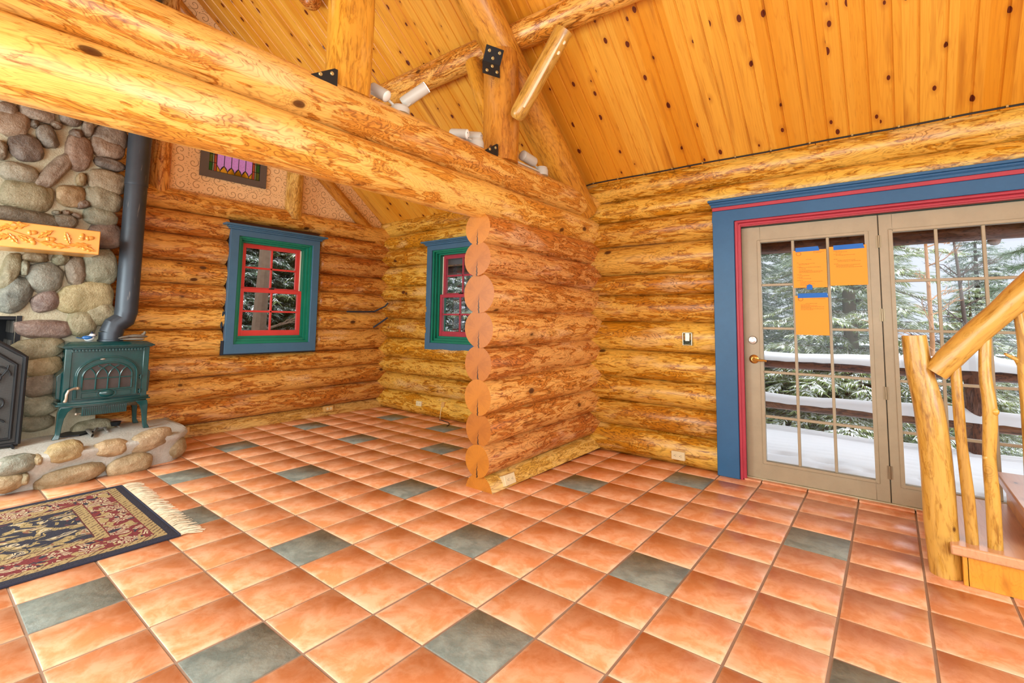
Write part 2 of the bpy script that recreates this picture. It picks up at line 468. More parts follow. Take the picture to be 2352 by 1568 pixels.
# back wall (faces +X)
wb = MB()
def slab_x(mb, x0, x1, y0, y1, z0, z1, holes):
    ys = sorted({y0, y1} | {h[0] for h in holes} | {h[1] for h in holes})
    for a, b in zip(ys, ys[1:]):
        hs = sorted([(h[2], h[3]) for h in holes if h[0] <= a and h[1] >= b])
        z = z0
        for h0, h1 in hs:
            if h0 > z: mb.box((x0, a, z), (x1, b, h0))
            z = h1
        if z1 > z: mb.box((x0, a, z), (x1, b, z1))
W1 = (0.935, 1.82, 0.93, 2.17); FP = (-1.75, -0.74, 0.0, 1.222)
slab_x(wb, -4.50, -4.345, -2.7, 3.2, 0, 2.52, [W1, FP])
wall_back = structure(wb.build('wall_back', 'chink'))
zb = [0.115, 0.365, 0.605, 0.820, 1.108, 1.336, 1.585, 1.820, 2.095, 2.335, 2.56]
log('log', (-4.42, -2.6, 0.0), (-4.42, 3.1, 0.0), 0.135, 0.135, 'log_pale', wall_back, rough=0.03, clip=-0.001)
for z0, z1 in zip(zb, zb[1:]):
    fz = z0 < 2.25 and z1 > 0.83
    segs = [(-2.6, -1.80), (-0.70, 0.86), (1.945, 3.15)] if fz and z0 < 1.2 else [(-2.6, 0.86), (1.945, 3.15)] if fz else [(-2.6, -1.80), (-0.70, 3.15)] if z0 < 1.2 else [(-2.6, 3.15)]
    for a, b in segs:
        wall_log(wall_back, 'y', -4.245, z0, z1, a, b, 'log_brown', p=0.88, ends=(0.05, 0) if a > 1.9 else (0, 0))
mb = MB(); mb.box((-4.345, 1.88, 0.86), (-4.335, 2.0, 2.26)); mb.build('backing_board', 'backing', wall_back)
mb = MB()
mb.tube([(-4.262, 2.36, 1.335), (-4.262, 2.62, 1.337), (-4.245, 2.78, 1.345), (-4.15, 2.89, 1.42), (-4.13, 2.925, 1.47)], 0.011, 8)
mb.tube([(-4.255, 2.78, 1.12), (-4.2, 2.84, 1.18), (-4.13, 2.925, 1.262)], 0.012, 8)
mb.build('sealing_cord', 'rope', wall_back)

# gable above the back wall
def ceil_z(y): return 2.66+0.815*(2.93-y)
RY = 0.17; RZ = ceil_z(RY); YL = 2*RY-2.93
t = NT('scroll_wallpaper'); o = t.obj(); s = t.sep(o)
p2 = t.comb(s[1], s[2], 0.0)
def scrolls(t, p2, scale, turns):
    vk = t.voro(p2, scale, 0.45, dim='2D')
    d = t.vmath('SUBTRACT', p2, vk.outputs['Position']); dd = t.sep(d)
    # Position is given in texture space divided by scale
    r = t.math('MULTIPLY', t.vmath('LENGTH', t.comb(dd[0], dd[1], 0.0)), scale)
    flip = t.math('SUBTRACT', t.math('MULTIPLY', t.math('GREATER_THAN', t.sep(vk.outputs['Color'])[0], 0.5), 2.0), 1.0)
    ang = t.math('DIVIDE', t.math('ARCTAN2', dd[1], t.math('MULTIPLY', dd[0], flip)), 2*PI)
    sp = t.math('PINGPONG', t.math('ADD', t.math('MULTIPLY', r, turns), t.math('ADD', ang, t.sep(vk.outputs['Color'])[1])), 0.5)
    line = t.math('LESS_THAN', sp, 0.095)
    return t.math('MULTIPLY', line, t.math('LESS_THAN', r, 0.42)), r
l1, r1 = scrolls(t, p2, 8.0, 3.0)
vd = t.voro(p2, 34.0, 1.0, dim='2D')
pv = t.vmath('MULTIPLY', t.vmath('ADD', p2, t.vmath('MULTIPLY', t.comb(t.noise(p2, 6, 1), t.noise(p2, 7, 1), 0), (0.06, 0.06, 0))), (1.0, 2.2, 1.0))
dash = t.math('MULTIPLY', t.math('LESS_THAN', t.voro(pv, 28.0, 1.0, dim='2D').outputs['Distance'], 0.22), t.math('GREATER_THAN', r1, 0.47))
mk = t.math('MAXIMUM', l1, dash)
nz = t.noise(o, 3, 3)
colr = t.mix(nz, s2l(242, 204, 148), s2l(250, 222, 176))
colr = t.mix(t.math('MULTIPLY', mk, 0.72), colr, s2l(140, 98, 58))
M['wallpaper'] = t.done(colr, 0.7)
mb = MB(); FGB = frame(V((0, 1, 0)), V((0, 0, 1)), V((1, 0, 0)), V((-4.43, 0, 0)))
HY0, HY1, HZ0, HZ1 = 0.60, 1.23, 2.81, 3.36      # opening for the stained glass
for poly in ([(YL, 2.30), (HY0, 2.30), (HY0, ceil_z(HY0)), (RY, RZ+0.02), (YL, ceil_z(2.93))], [(HY1, 2.30), (2.95, 2.30), (2.95, ceil_z(2.95)), (HY1, ceil_z(HY1))],
             [(HY0, 2.30), (HY1, 2.30), (HY1, HZ0), (HY0, HZ0)], [(HY0, HZ1), (HY1, HZ1), (HY1, ceil_z(HY1)), (HY0, ceil_z(HY0))]): mb.prism(poly, 0, 0.045, FGB)
gable = structure(mb.build('wall_back_gable', 'wallpaper'))

# ceiling of knotty boards, two slopes
def ceiling(name, mat, sgn):
    Y0 = 2.99 if sgn > 0 else YL-0.06
    sl = math.hypot(1, 0.815); cy, sy = 1/sl, 0.815/sl
    x = V((1, 0, 0)) if sgn > 0 else V((-1, 0, 0))
    y = V((0, -cy*sgn, sy)); z = x.cross(y)
    org = V((0, Y0, ceil_z(2.99)))
    Ls = (2.99-RY)*sl
    mb = MB(); k0 = math.floor((-4.45+0.841)/PW); k1 = math.ceil((4.8+0.841)/PW); g = 0.009
    for k in range(k0, k1):
        a = -0.841+k*PW; b = a+PW
        if sgn < 0: a, b = a+0.03, b+0.03
        pr = [(a, -0.010), (a+g*0.3, -0.010), (a+g, 0.0), (b-g, 0.0), (b-g*0.3, -0.010), (b, -0.010)]
        vs = [(px, yy, pz) for yy in (0, Ls) for px, pz in pr]; n = len(pr)
        mb.add(vs, [(i, i+1, n+i+1, n+i) for i in range(n-1)])
    mb.box((-4.5, 0, -0.06), (4.8, Ls, -0.0105))
    return structure(mb.build(name, mat, None, frame(x, y, z, org), angle=25, fix=False))
ceiling('ceiling', 'ceiling', 1)
ceiling('ceiling_far_slope', 'ceiling', -1)

# walls behind the photographer, with openings made up for the added fill lights
mb = MB(); slab_y(mb, -2.75, -2.62, -4.5, 4.75, 0, 2.72, [(-3.9, -1.9, 0.65, 2.4), (-1.3, 3.3, 0.55, 2.5)])
structure(mb.build('wall_left', 'log_gold'))
mb = MB(); slab_x(mb, 4.60, 4.75, -2.7, 3.2, 0, 2.72, [(-2.4, 1.2, 0.6, 2.9)])
mb.add([(4.62, y, z) for y, z in ((YL, 2.70), (2.95, 2.70), (RY, RZ+0.02))], [(0, 1, 2)])
structure(mb.build('wall_front', 'log_gold'))

# partition of stacked logs
mb = MB(); mb.box((-0.985, 1.60, 0.0), (-0.925, 2.99, 2.05))
partition = structure(mb.build('wall_partition', 'chink'))
zp = [0.107, 0.320, 0.557, 0.793, 1.045, 1.308, 1.580, 1.824, 2.040]
zf = [0.141, 0.358, 0.576, 0.837, 1.068, 1.328, 1.564, 1.817, 2.040]
hw = [0.118, 0.121, 0.130, 0.126, 0.138, 0.150, 0.126, 0.124]
xe = [-0.966, -0.970, -0.953, -0.958, -0.947, -0.943, -0.949, -0.950]
ye = [1.36, 1.37, 1.34, 1.34, 1.33, 1.32, 1.30, 1.30]
log('log', (-0.97, 1.39, -0.02), (-0.955, 3.05, 0.0), 0.132, 0.135, 'log_pale', partition, end='end_gold', rough=0.03, clip=-0.001+0.02)
for i in range(8):
    ra = (zp[i+1]-zp[i])/2+0.005; rb = (zf[i+1]-zf[i])/2+0.006
    log('log', (xe[i], ye[i], (zp[i]+zp[i+1])/2), (-0.955, 3.1, (zf[i]+zf[i+1])/2), (ra+hw[i])/2+0.004, rb+0.008, 'log_orange', partition, end='end_orange' if i != 0 and i != 2 and i != 7 else 'end_gold', bow=0.006, rough=0.05)

# ------------------------------------------------------------------ roof timbers
def timber(name, label, p0, p1, r0, r1, mat, cat='beam', end=None, **kw):
    o = log(name, p0, p1, r0, r1, mat, None, end, **kw)
    tag(o, label, cat, kind='thing'); return o
XB = -0.955
timber('tie_beam', 'lower honey-coloured tie log resting on the stacked log partition', (XB, -2.7, 2.138), (XB, 3.15, 2.158), 0.150, 0.141, 'log_beam', bow=0.004, rough=0.05)
timber('tie_beam', 'upper honey-coloured tie log carrying the roof posts and spotlights', (XB, -2.7, 2.432), (XB, 3.12, 2.418), 0.141, 0.129, 'log_beam', bow=0.004, rough=0.05)
timber('king_post_beam', 'thick square-hewn post under the ridge, standing on the tie log', (XB, 0.173, 2.52), (XB, 0.165, RZ-0.1), 0.128, 0.128, 'log_truss', 'post', flat=(-0.10, 0.105), rough=0.06, up=(0, 1, 0))
timber('roof_post_beam', 'round post between tie log and rafter, with two pale-screwed black plates', (XB, 1.555, 2.50), (XB, 1.545, 3.40), 0.147, 0.143, 'log_truss', 'post', rough=0.05)
def rz(y, off): return ceil_z(y)-off
timber('rafter_beam', 'long sloping truss rafter log running from the tie log end up to the ridge', (XB, 2.90, rz(2.90, 0.335)), (XB, RY-0.05, rz(RY-0.05, 0.335)), 0.142, 0.148, 'log_truss', 'rafter', rough=0.05)
timber('purlin_beam', 'dark-grained purlin log crossing under the ceiling boards', (-4.45, 1.64, 3.575), (4.7, 1.66, 3.578), 0.125, 0.088, 'log_brown', 'purlin', rough=0.06)
timber('ridge_beam', 'ridge log at the top of the roof', (-4.4, RY, RZ-0.16), (4.6, RY, RZ-0.16), 0.13, 0.13, 'log_truss', 'ridge log')
timber('brace_beam', 'slanting half-round brace with a whitish planed face and two pegs', (-0.76, 1.50, 2.80), (-0.36, 1.56, 3.40), 0.066, 0.070, 'log_cedar', 'brace', ends=(0.08, 0), rough=0.05)
timber('brace_beam', 'short knee brace behind the round post, curving up to the purlin', (-1.02, 1.54, 2.86), (-1.30, 1.58, 3.46), 0.090, 0.075, 'log_truss', 'brace', rough=0.05)
timber('brace_beam', 'greyish log stub hanging near the top of the ceiling', (-2.66, 0.86, 4.16), (-2.95, 0.70, 4.60), 0.085, 0.1, 'log_brown', 'brace', ends=(0.06, 0))
# pegs and planed strip of the near brace
bro = bpy.data.objects['brace_beam']
Wb = axis_frame((-0.76, 1.50, 2.80), (-0.36, 1.56, 3.40))
M['planed'] = plain('planed_pale_wood', (236, 208, 172), 0.35)
cd = V((1.463, -1.327, 1.247))-V((-0.56, 1.53, 3.1)); xb = (V((-0.36, 1.56, 3.40))-V((-0.76, 1.50, 2.80))).normalized()
nb = (cd-xb*cd.dot(xb)).normalized(); sb = nb.cross(xb)
Fb = frame(xb, sb, nb, V((-0.76, 1.50, 2.80)))
mb = MB(); mb.tube([Fb @ V((x, -0.012, 0.060+0.002*math.sin(x*9))) for x in (0.10, 0.2, 0.3, 0.4, 0.5, 0.6, 0.69)], [0.010, 0.012, 0.0125, 0.0125, 0.012, 0.0125, 0.011], 10); mb.build('planed_strip', 'planed', bro)
for xx in (0.56, 0.64):
    mb = MB(); mb.ball((0, 0, 0), (0.016, 0.012, 0.006), Fb @ Matrix.Translation((xx, -0.044, 0.055))); mb.build('peg', 'planed', bro)
# gable timbers on the back wall
timber('gable_post_beam', 'tall reddish post against the gable beside the stovepipe', (-4.335, 0.205, 2.45), (-4.335, 0.205, RZ-0.2), 0.085, 0.08, 'log_orange', 'post', rough=0.05)
timber('gable_post_beam', 'short pale post against the wallpapered gable', (-4.33, 1.595, 2.45), (-4.33, 1.60, ceil_z(1.6)-0.4), 0.100, 0.098, 'log_pale', 'post', rough=0.05)
timber('gable_rafter_beam', 'thin rafter log sloping across the wallpapered gable to the corner', (-4.345, 2.93, rz(2.93, 0.34)), (-4.345, RY, rz(RY, 0.34)), 0.072, 0.075, 'log_truss', 'rafter', rough=0.05)
M['black_steel'] = plain('black_steel', (44, 48, 52), 0.45, 0.6)
M['screw'] = plain('brass_coloured_screw', (198, 182, 128), 0.35, 0.7)
def screws(parent, F, pts, r=0.013):
    for x, y in pts:
        mb = MB(); mb.lathe([(r, 0), (r, 0.004), (r*0.75, 0.007), (r*0.3, 0.007), (r*0.25, 0.004)], F @ Matrix.Translation((x, y, 0)), 14)
        mb.build('screw', 'screw', parent)
# bent plate between post and rafter: lower leaf on the post, upper leaf on the rafter underside
def quad_frame(o, xdir, ydir):
    x = V(xdir).normalized(); z = x.cross(V(ydir)).normalized(); y = z.cross(x); return frame(x, y, z, V(o))
pl_ = thing('steel_plate', 'bent black steel plate with six screws joining round post to rafter', 'plate', (-0.815, 1.36, 3.25))
xd = V((0.12, 0.15, 0.0))
FL = quad_frame((-0.895, 1.262, 3.115), (0.045, 0.145, 0.005), (0, 0, 1))
mb = MB(); mb.box((0, 0, -0.004), (0.155, 0.098, 0.004), FL); mb.build('lower_leaf', 'black_steel', pl_, bevel=0.0015)
screws(pl_, FL @ Matrix.Translation((0, 0, 0.004)), [(0.035, 0.028), (0.125, 0.036), (0.083, 0.072)])
FU = quad_frame((-0.895, 1.262, 3.213), (0.045, 0.145, 0.005), (0.03, -0.072, 0.085))
mb = MB(); mb.box((0, 0, -0.004), (0.155, 0.115, 0.004), FU); mb.build('upper_leaf', 'black_steel', pl_, bevel=0.0015)
screws(pl_, FU @ Matrix.Translation((0, 0, 0.004)), [(0.075, 0.035), (0.032, 0.080), (0.122, 0.085)])
for nm, yy, lab in (('a', 0.04, 'small black triangular gusset at the foot of the square-hewn post'), ('b', 1.40, 'small black triangular gusset at the foot of the round post')):
    g = thing('steel_gusset', lab, 'gusset', (-0.835, yy, 2.5))
    FG = frame(V((0, 1, 0)), V((0, 0, 1)), V((1, 0, 0)), V((-0.845 if nm == 'a' else -0.85, yy, 2.52)))
    mb = MB(); mb.prism([(-0.15, -0.02), (0.0, -0.06), (0.0, 0.066), (-0.02, 0.066)], 0, 0.006, FG); mb.build('plate', 'black_steel', g)
    screws(g, FG @ Matrix.Translation((0, 0, 0.006)), [(-0.035, 0.03), (-0.10, 0.0)], 0.011)
# cable clipped along the eave
M['cable'] = plain('black_cable', (30, 30, 32), 0.6)
mb = MB(); pts = [(-0.99, 2.915, 2.60), (-0.95, 2.925, 2.635)]+[(x, 2.937, 2.648+0.003*math.sin(x*7)) for x in [-0.88+0.2*i for i in range(28)]]
mb.tube(pts, 0.007, 8)
o = tag(mb.build('cable', 'cable'), 'black cable clipped along the top of the gold log wall', 'cable')
for x in [-0.86+0.27*i for i in range(14)]:
    mb = MB(); mb.cbox((x, 2.930, 2.650), (0.012, 0.018, 0.012)); mb.build('cable_clip', 'screw', o)

# ------------------------------------------------------------------ spotlights on the tie log
M['white'] = plain('white_enamel', (192, 192, 184), 0.35, var=0.04)
M['lens'] = plain('frosted_lamp_cap', (232, 236, 232), 0.2, var=0.05)
t = NT('lit_lamp'); t.b.inputs['Emission Color'].default_value = (1, 0.98, 0.92, 1); t.b.inputs['Emission Strength'].default_value = 3.0
M['lit'] = t.done((0.9, 0.9, 0.88), 0.4)
M['hole'] = plain('dark_vent_hole', (60, 52, 46), 0.8)
def can(parent, a, b, r, cap='lens', holes=0, lit=False):
    F = axis_frame(a, b) @ Matrix(((0, 0, 1, 0), (0, 1, 0, 0), (-1, 0, 0, 0), (0, 0, 0, 1)))
    L = (V(b)-V(a)).length
    mb = MB(); mb.lathe([(r*0.82, 0), (r*0.97, L*0.05), (r, L*0.12), (r, L)], F, 28); h = mb.build('spot_head', 'white', parent)
    mb = MB()
    if lit: mb.lathe([(r*0.97, L-0.012), (r*0.95, L+0.003)], F, 28)
    else: mb.ball((0, 0, L), (r*0.94, r*0.94, r*0.35), F, 20, 8)
    mb.build('lamp_face', 'lit' if lit else cap, h)
    for k in range(holes):
        an = k*2*PI/holes+0.4; mb = MB(); mb.ball((r*0.6*math.cos(an), r*0.6*math.sin(an), L+r*0.26), (0.004, 0.004, 0.003), F, 8, 5); mb.build('vent_hole', 'hole', h)
    return h
def arm(parent, a, b):
    mb = MB(); mb.tube([a, b], 0.009, 8); mb.build('swivel_arm', 'white', parent)
def base(parent, c, r, hgt):
    mb = MB(); mb.lathe([(r, -0.02), (r, hgt*0.5), (r*0.93, hgt*0.55), (r*0.95, hgt*0.6), (r*0.85, hgt)], Matrix.Translation(c), 28); mb.build('mounting_base', 'white', parent)
s1 = thing('spotlight', 'twin spotlight with tall lit canister next to the square-hewn post', 'spotlight', (-0.92, 0.53, 2.565))
base(s1, (-0.93, 0.53, 2.556), 0.062, 0.028)
can(s1, (-1.0, 0.365, 2.665), (-0.905, 0.41, 2.60), 0.037)
can(s1, (-0.95, 0.565, 2.625), (-0.83, 0.655, 2.735), 0.038, lit=True)
arm(s1, (-0.93, 0.50, 2.57), (-0.94, 0.41, 2.62)); arm(s1, (-0.92, 0.55, 2.57), (-0.90, 0.60, 2.64))
s2 = thing('spotlight', 'twin spotlight with domed caps just before the round post', 'spotlight', (-0.92, 1.25, 2.555))
base(s2, (-0.93, 1.245, 2.545), 0.058, 0.05)
can(s2, (-1.02, 1.065, 2.605), (-0.90, 1.115, 2.588), 0.037, holes=3)
can(s2, (-1.02, 1.195, 2.63), (-0.90, 1.258, 2.612), 0.038, 'white', holes=6)
arm(s2, (-0.93, 1.22, 2.575), (-0.95, 1.12, 2.585))
s3 = thing('spotlight', 'single spotlight lying sideways past the round post', 'spotlight', (-0.92, 2.05, 2.55))
base(s3, (-0.90, 2.06, 2.536), 0.058, 0.055)
can(s3, (-0.905, 1.955, 2.610), (-0.905, 1.79, 2.625), 0.044, 'white')
arm(s3, (-0.92, 2.03, 2.58), (-0.92, 1.95, 2.60))
mb = MB(); mb.box((-0.90, 1.40, 2.530), (-0.875, 2.02, 2.545)); mb.box((-0.93, 1.37, 2.545), (-0.875, 1.44, 2.556))
tag(mb.build('wire_channel', 'white', bevel=0.003), 'white wiring channel lying on the tie log past the round post', 'wiring channel')

# ------------------------------------------------------------------ windows
def glass_mat():
    t = NT('window_glass'); n = t.n
    tr = t.new('ShaderNodeBsdfTransparent'); gl = t.new('ShaderNodeBsdfGlossy'); gl.inputs['Roughness'].default_value = 0.02
    fr = t.new('ShaderNodeFresnel'); fr.inputs['IOR'].default_value = 1.35
    mx = t.new('ShaderNodeMixShader'); t.put(mx.inputs[0], t.math('MULTIPLY', fr.outputs[0], 0.55)); t.put(mx.inputs[1], tr.outputs[0]); t.put(mx.inputs[2], gl.outputs[0])
    t.put(n['Material Output'].inputs['Surface'], mx.outputs[0]); return t.m
M['glass'] = glass_mat()
def painted(name, rgb, rough=0.4):
    t = NT(name); o = t.obj(); c = s2l(*rgb)
    n1 = t.noise(t.vmath('MULTIPLY', o, (3, 3, 3)), 2.0, 5, 0.65); n2 = t.noise(o, 60, 3, 0.6)
    col = t.mix(n1, [x*0.82 for x in c], [min(1, x*1.18+0.005) for x in c])
    col = t.mix(t.ramp(n2, [(0.62, 0.0), (0.8, 0.35)]), col, [x*0.6 for x in c])
    return t.done(col, rough, n2, 0.05, 0.005)
M['blue'] = painted('slate_blue_paint', (66, 108, 140))
M['green'] = painted('green_paint', (16, 124, 98))
M['red'] = painted('brick_red_paint', (214, 66, 62))
M['wine'] = painted('wine_red_paint', (176, 58, 76))
M['cream'] = painted('cream_track', (226, 220, 202))
M['gasket'] = plain('black_foam_gasket', (36, 44, 56), 0.8)
M['latch'] = plain('dark_latch', (60, 56, 52), 0.4, 0.6)
def ring(mb, x0, x1, z0, z1, wl, wr, wb, wt, y0, y1):
    mb.box((x0, y0, z0), (x0+wl, y1, z1)); mb.box((x1-wr, y0, z0), (x1, y1, z1))
    mb.box((x0+wl, y0, z0), (x1-wr, y1, z0+wb)); mb.box((x0+wl, y0, z1-wt), (x1-wr, y1, z1))
def window(n, W, sashcol, gk):
    """local x along the wall, y outwards, z up; casing face at y=0"""
    root = thing('window_%d' % n, None, None); root.matrix_basis = W; PM[root.name] = W; structure(root)
    def P(mb, name, mat, parent=root, bevel=0.003): return mb.build(name, mat, parent, W, bevel=bevel)
    mb = MB()
    mb.prism([(-0.525, 0.84), (0.525, 0.84), (0.435, 0.945), (-0.435, 0.945)], 0, 0.05, frame(V((1, 0, 0)), V((0, 0, 1)), V((0, 1, 0)), V((0, 0, 0))))
    Fz = frame(V((1, 0, 0)), V((0, 0, 1)), V((0, 1, 0)), V((0, 0, 0)))
    mb.prism([(-0.525, 0.84), (-0.435, 0.945), (-0.435, 2.15), (-0.525, 2.215)], 0, 0.05, Fz)
    mb.prism([(0.525, 0.84), (0.525, 2.215), (0.435, 2.15), (0.435, 0.945)], 0, 0.05, Fz)
    mb.prism([(-0.525, 2.215), (-0.435, 2.15), (0.435, 2.15), (0.525, 2.215)], 0, 0.05, Fz)
    P(mb, 'casing', 'blue')
    mb = MB(); mb.box((-0.545, -0.02, 2.215), (0.545, 0.05, 2.235)); mb.box((-0.56, -0.035, 2.235), (0.56, 0.05, 2.25)); mb.box((-0.60, -0.055, 2.25), (0.60, 0.05, 2.272))
    P(mb, 'head_cap', 'blue')
    mb = MB()
    ring(mb, -0.437, 0.437, 0.943, 2.152, 0.028, 0.028, 0.03, 0.024, 0.022, 0.21)
    ring(mb, -0.409, 0.409, 0.973, 2.128, 0.024, 0.024, 0.03, 0.018, 0.05, 0.21)
    ring(mb, -0.385, 0.385, 1.003, 2.110, 0.025, 0.025, 0.028, 0.02, 0.085, 0.21)
    P(mb, 'jamb', 'green')
    mb = MB()
    for sgn in (-1, 1): mb.cbox((sgn*0.350, 0.142, 1.82), (0.016, 0.02, 0.52))
    P(mb, 'sash_track', 'cream')
    for nm, y0, z0, z1, wb, wt, sx in (('lower_sash', 0.10, 1.028, 1.572, 0.065, 0.042, 0.362), ('upper_sash', 0.140, 1.548, 2.092, 0.042, 0.048, 0.345)):
        y1 = y0+0.034
        mb = MB(); ring(mb, -sx, sx, z0, z1, 0.045, 0.045, wb, wt, y0, y1)
        mb.box((-0.011, y0+0.006, z0+wb), (0.011, y1-0.006, z1-wt)); zm = (z0+wb+z1-wt)/2
        mb.box((-sx+0.045, y0+0.006, zm-0.011), (sx-0.045, y1-0.006, zm+0.011))
        s = P(mb, nm, sashcol)
        mb = MB(); mb.box((-sx+0.04, y0+0.016, z0+wb-0.01), (sx-0.04, y0+0.019, z1-wt+0.01)); P(mb, 'glass_panes', 'glass', s, 0)
        if nm == 'lower_sash':
            mb = MB(); mb.cbox((0, y0+0.016, z1+0.008), (0.05, 0.024, 0.016)); mb.tube([(0, y0+0.01, z1+0.02), (0.035, y0-0.01, z1+0.022)], 0.006, 8); P(mb, 'sash_lock', 'latch', s)
    if gk:
        mb = MB()
        mb.tube([(-0.53, 0.045, 1.30), (-0.555, 0.045, 1.22), (-0.545, 0.045, 1.12)], 0.012, 8)
        mb.box((-0.552, 0.01, 0.835), (-0.52, 0.04, 0.985)); mb.box((-0.552, 0.015, 0.828), (0.535, 0.04, 0.844)); mb.box((0.515, 0.03, 0.82), (0.54, 0.06, 0.98)); mb.box((0.51, 0.03, 1.10), (0.535, 0.06, 1.34))
        P(mb, 'gasket', 'gasket')
    return root
WM1 = frame(V((0, 1, 0)), V((-1, 0, 0)), V((0, 0, 1)), V((-4.216, 1.383, 0)))
window(1, WM1, 'red', True)
WM2 = frame(V((1, 0, 0)), V((0, 1, 0)), V((0, 0, 1)), V((-2.828, 2.935, 0)))
window(2, WM2, 'wine', False)

# stained glass light in the gable
def sg_mat():
    out = {}
    for k, c in {'lilac': (226, 178, 222), 'amber': (228, 180, 70), 'rust': (206, 112, 84), 'sage': (128, 136, 66), 'clear': (226, 226, 190), 'leaf': (70, 132, 66)}.items():
        t = NT('stained_'+k); o = t.obj(); nz = t.noise(o, 60, 3, 0.6); cc = s2l(*c)
        col = t.mix(nz, [x*0.75 for x in cc], [min(1, x*1.2) for x in cc])
        tr = t.new('ShaderNodeBsdfTranslucent'); t.put(tr.inputs[0], col)
        mx = t.new('ShaderNodeMixShader'); mx.inputs[0].default_value = 0.62
        t.done(col, 0.15, nz, 0.3, 0.004)
        t.put(mx.inputs[1], t.b.outputs[0]); t.put(mx.inputs[2], tr.outputs[0]); t.put(t.n['Material Output'].inputs['Surface'], mx.outputs[0])
        out[k] = t.m
    return out
SG = sg_mat(); M['lead'] = plain('lead_came', (40, 34, 38), 0.5); M['greywood'] = painted('dark_grey_wood', (92, 86, 84))
WS = frame(V((0, 1, 0)), V((-1, 0, 0)), V((0, 0, 1)), V((-4.355, 0.915, 2.775)))
sgw = thing('window_3', None, None); sgw.matrix_basis = WS; PM[sgw.name] = WS; structure(sgw)
mb = MB(); ring(mb, -0.35, 0.35, 0, 0.62, 0.075, 0.075, 0.075, 0.075, 0, 0.04); mb.build('frame', 'greywood', sgw, WS, bevel=0.004)
FZ = frame(V((1, 0, 0)), V((0, 0, 1)), V((0, 1, 0)), V((0, 0, 0)))
panes = {k: MB() for k in SG}; came = MB()
def pane(k, poly):
    panes[k].prism(poly, 0.018, 0.022, FZ)
    for a, b in zip(poly, poly[1:]+poly[:1]): came.tube([FZ @ V((a[0], a[1], 0.017)), FZ @ V((b[0], b[1], 0.017))], 0.0035, 5)
gx0, gx1, gz0, gz1 = -0.272, 0.272, 0.078, 0.543
for j in range(5):
    za, zb_ = gz0+j*0.093, gz0+(j+1)*0.093
    pane('sage' if j % 2 else 'leaf', [(gx0, za), (gx0+0.042, za), (gx0+0.042, zb_), (gx0, zb_)]); pane('leaf' if j % 2 else 'sage', [(gx1-0.042, za), (gx1, za), (gx1, zb_), (gx1-0.042, zb_)])
    pane('rust', [(gx0+0.055, za), (gx0+0.083, za), (gx0+0.083, zb_), (gx0+0.055, zb_)]); pane('rust', [(gx1-0.083, za), (gx1-0.055, za), (gx1-0.055, zb_), (gx1-0.083, zb_)])
    for q in (gx0+0.042, gx1-0.055): pane('clear', [(q, za), (q+0.013, za), (q+0.013, zb_), (q, zb_)])
xa, xb_ = gx0+0.083, gx1-0.083; wq = (xb_-xa)/5
for j in range(5):
    x0 = xa+j*wq; xm = x0+wq/2
    pane('lilac', [(x0, gz0+0.075), (xm, gz0+0.02), (x0+wq, gz0+0.075), (x0+wq, 0.30+0.02*(j % 2)), (x0, 0.30+0.02*(j % 2))])
    pane('lilac', [(x0, 0.30+0.02*(j % 2)), (x0+wq, 0.30+0.02*(j % 2)), (x0+wq, gz1), (x0, gz1)])
for j in range(6):
    xc = xa+j*wq
    l_, r_ = max(xa, xc-wq/2), min(xb_, xc+wq/2)
    pane('amber', [(l_, gz0), (r_, gz0), (r_, gz0+0.02), (min(xb_, xc+wq*0.3), gz0+0.055), (xc, gz0+0.078), (max(xa, xc-wq*0.3), gz0+0.055), (l_, gz0+0.02)] if 0 < j < 5 else [(l_, gz0), (r_, gz0), (r_, gz0+0.02), (xc, gz0+0.075)] if j == 0 else [(l_, gz0), (r_, gz0), (r_, gz0+0.075), (l_, gz0+0.02)])
for k in panes: panes[k].build('stained_pane_'+k, SG[k], sgw, WS)
came.build('lead_came', 'lead', sgw, WS)

# ------------------------------------------------------------------ french doors
M['taupe'] = painted('taupe_paint', (168, 156, 130))
M['brass'] = plain('brass', (204, 168, 92), 0.25, 0.9); M['nickel'] = plain('satin_nickel', (200, 198, 194), 0.28, 0.9); M['steelh'] = plain('aged_hinge', (150, 134, 108), 0.4, 0.7)
M['casing_red'] = painted('rose_red_paint', (176, 56, 74)); M['blue_deep'] = painted('deep_blue_paint', (38, 94, 140))
def leaf(n, x0, x1, g0, g1):
    root = thing('door_%d' % n, None, None, ((x0+x1)/2, 3.0, 0)); structure(root)
    mb = MB(); z0, z1, h0, h1 = 0.02, 2.045, 0.158, 1.912
    mb.box((x0, 3.0, z0), (g0, 3.045, z1)); mb.box((g1, 3.0, z0), (x1, 3.045, z1)); mb.box((g0, 3.0, z0), (g1, 3.045, h0)); mb.box((g0, 3.0, h1), (g1, 3.045, z1))
    mb.build('stiles_and_rails', 'taupe', root, bevel=0.002)
    mb = MB(); ring(mb, g0-0.022, g1+0.022, h0-0.022, h1+0.022, 0.022, 0.022, 0.022, 0.022, 2.994, 3.01)
    mb.build('glazing_bead', 'taupe', root, bevel=0.003)
    mb = MB()
    for k in (1, 2): mb.cbox((g0+(g1-g0)*k/3, 3.018, (h0+h1)/2), (0.019, 0.03, h1-h0))
    for k in (1, 2, 3, 4): mb.cbox(((g0+g1)/2, 3.018, h0+(h1-h0)*k/5), (g1-g0, 0.028, 0.019))
    mb.build('muntin_grid', 'taupe', root, bevel=0.003)
    mb = MB(); mb.box((g0, 3.020, h0), (g1, 3.023, h1)); mb.build('glass_panes', 'glass', root)
    return root
d1 = leaf(1, 0.505, 1.421, 0.645, 1.345); d2 = leaf(2, 1.427, 2.345, 1.502, 2.207)
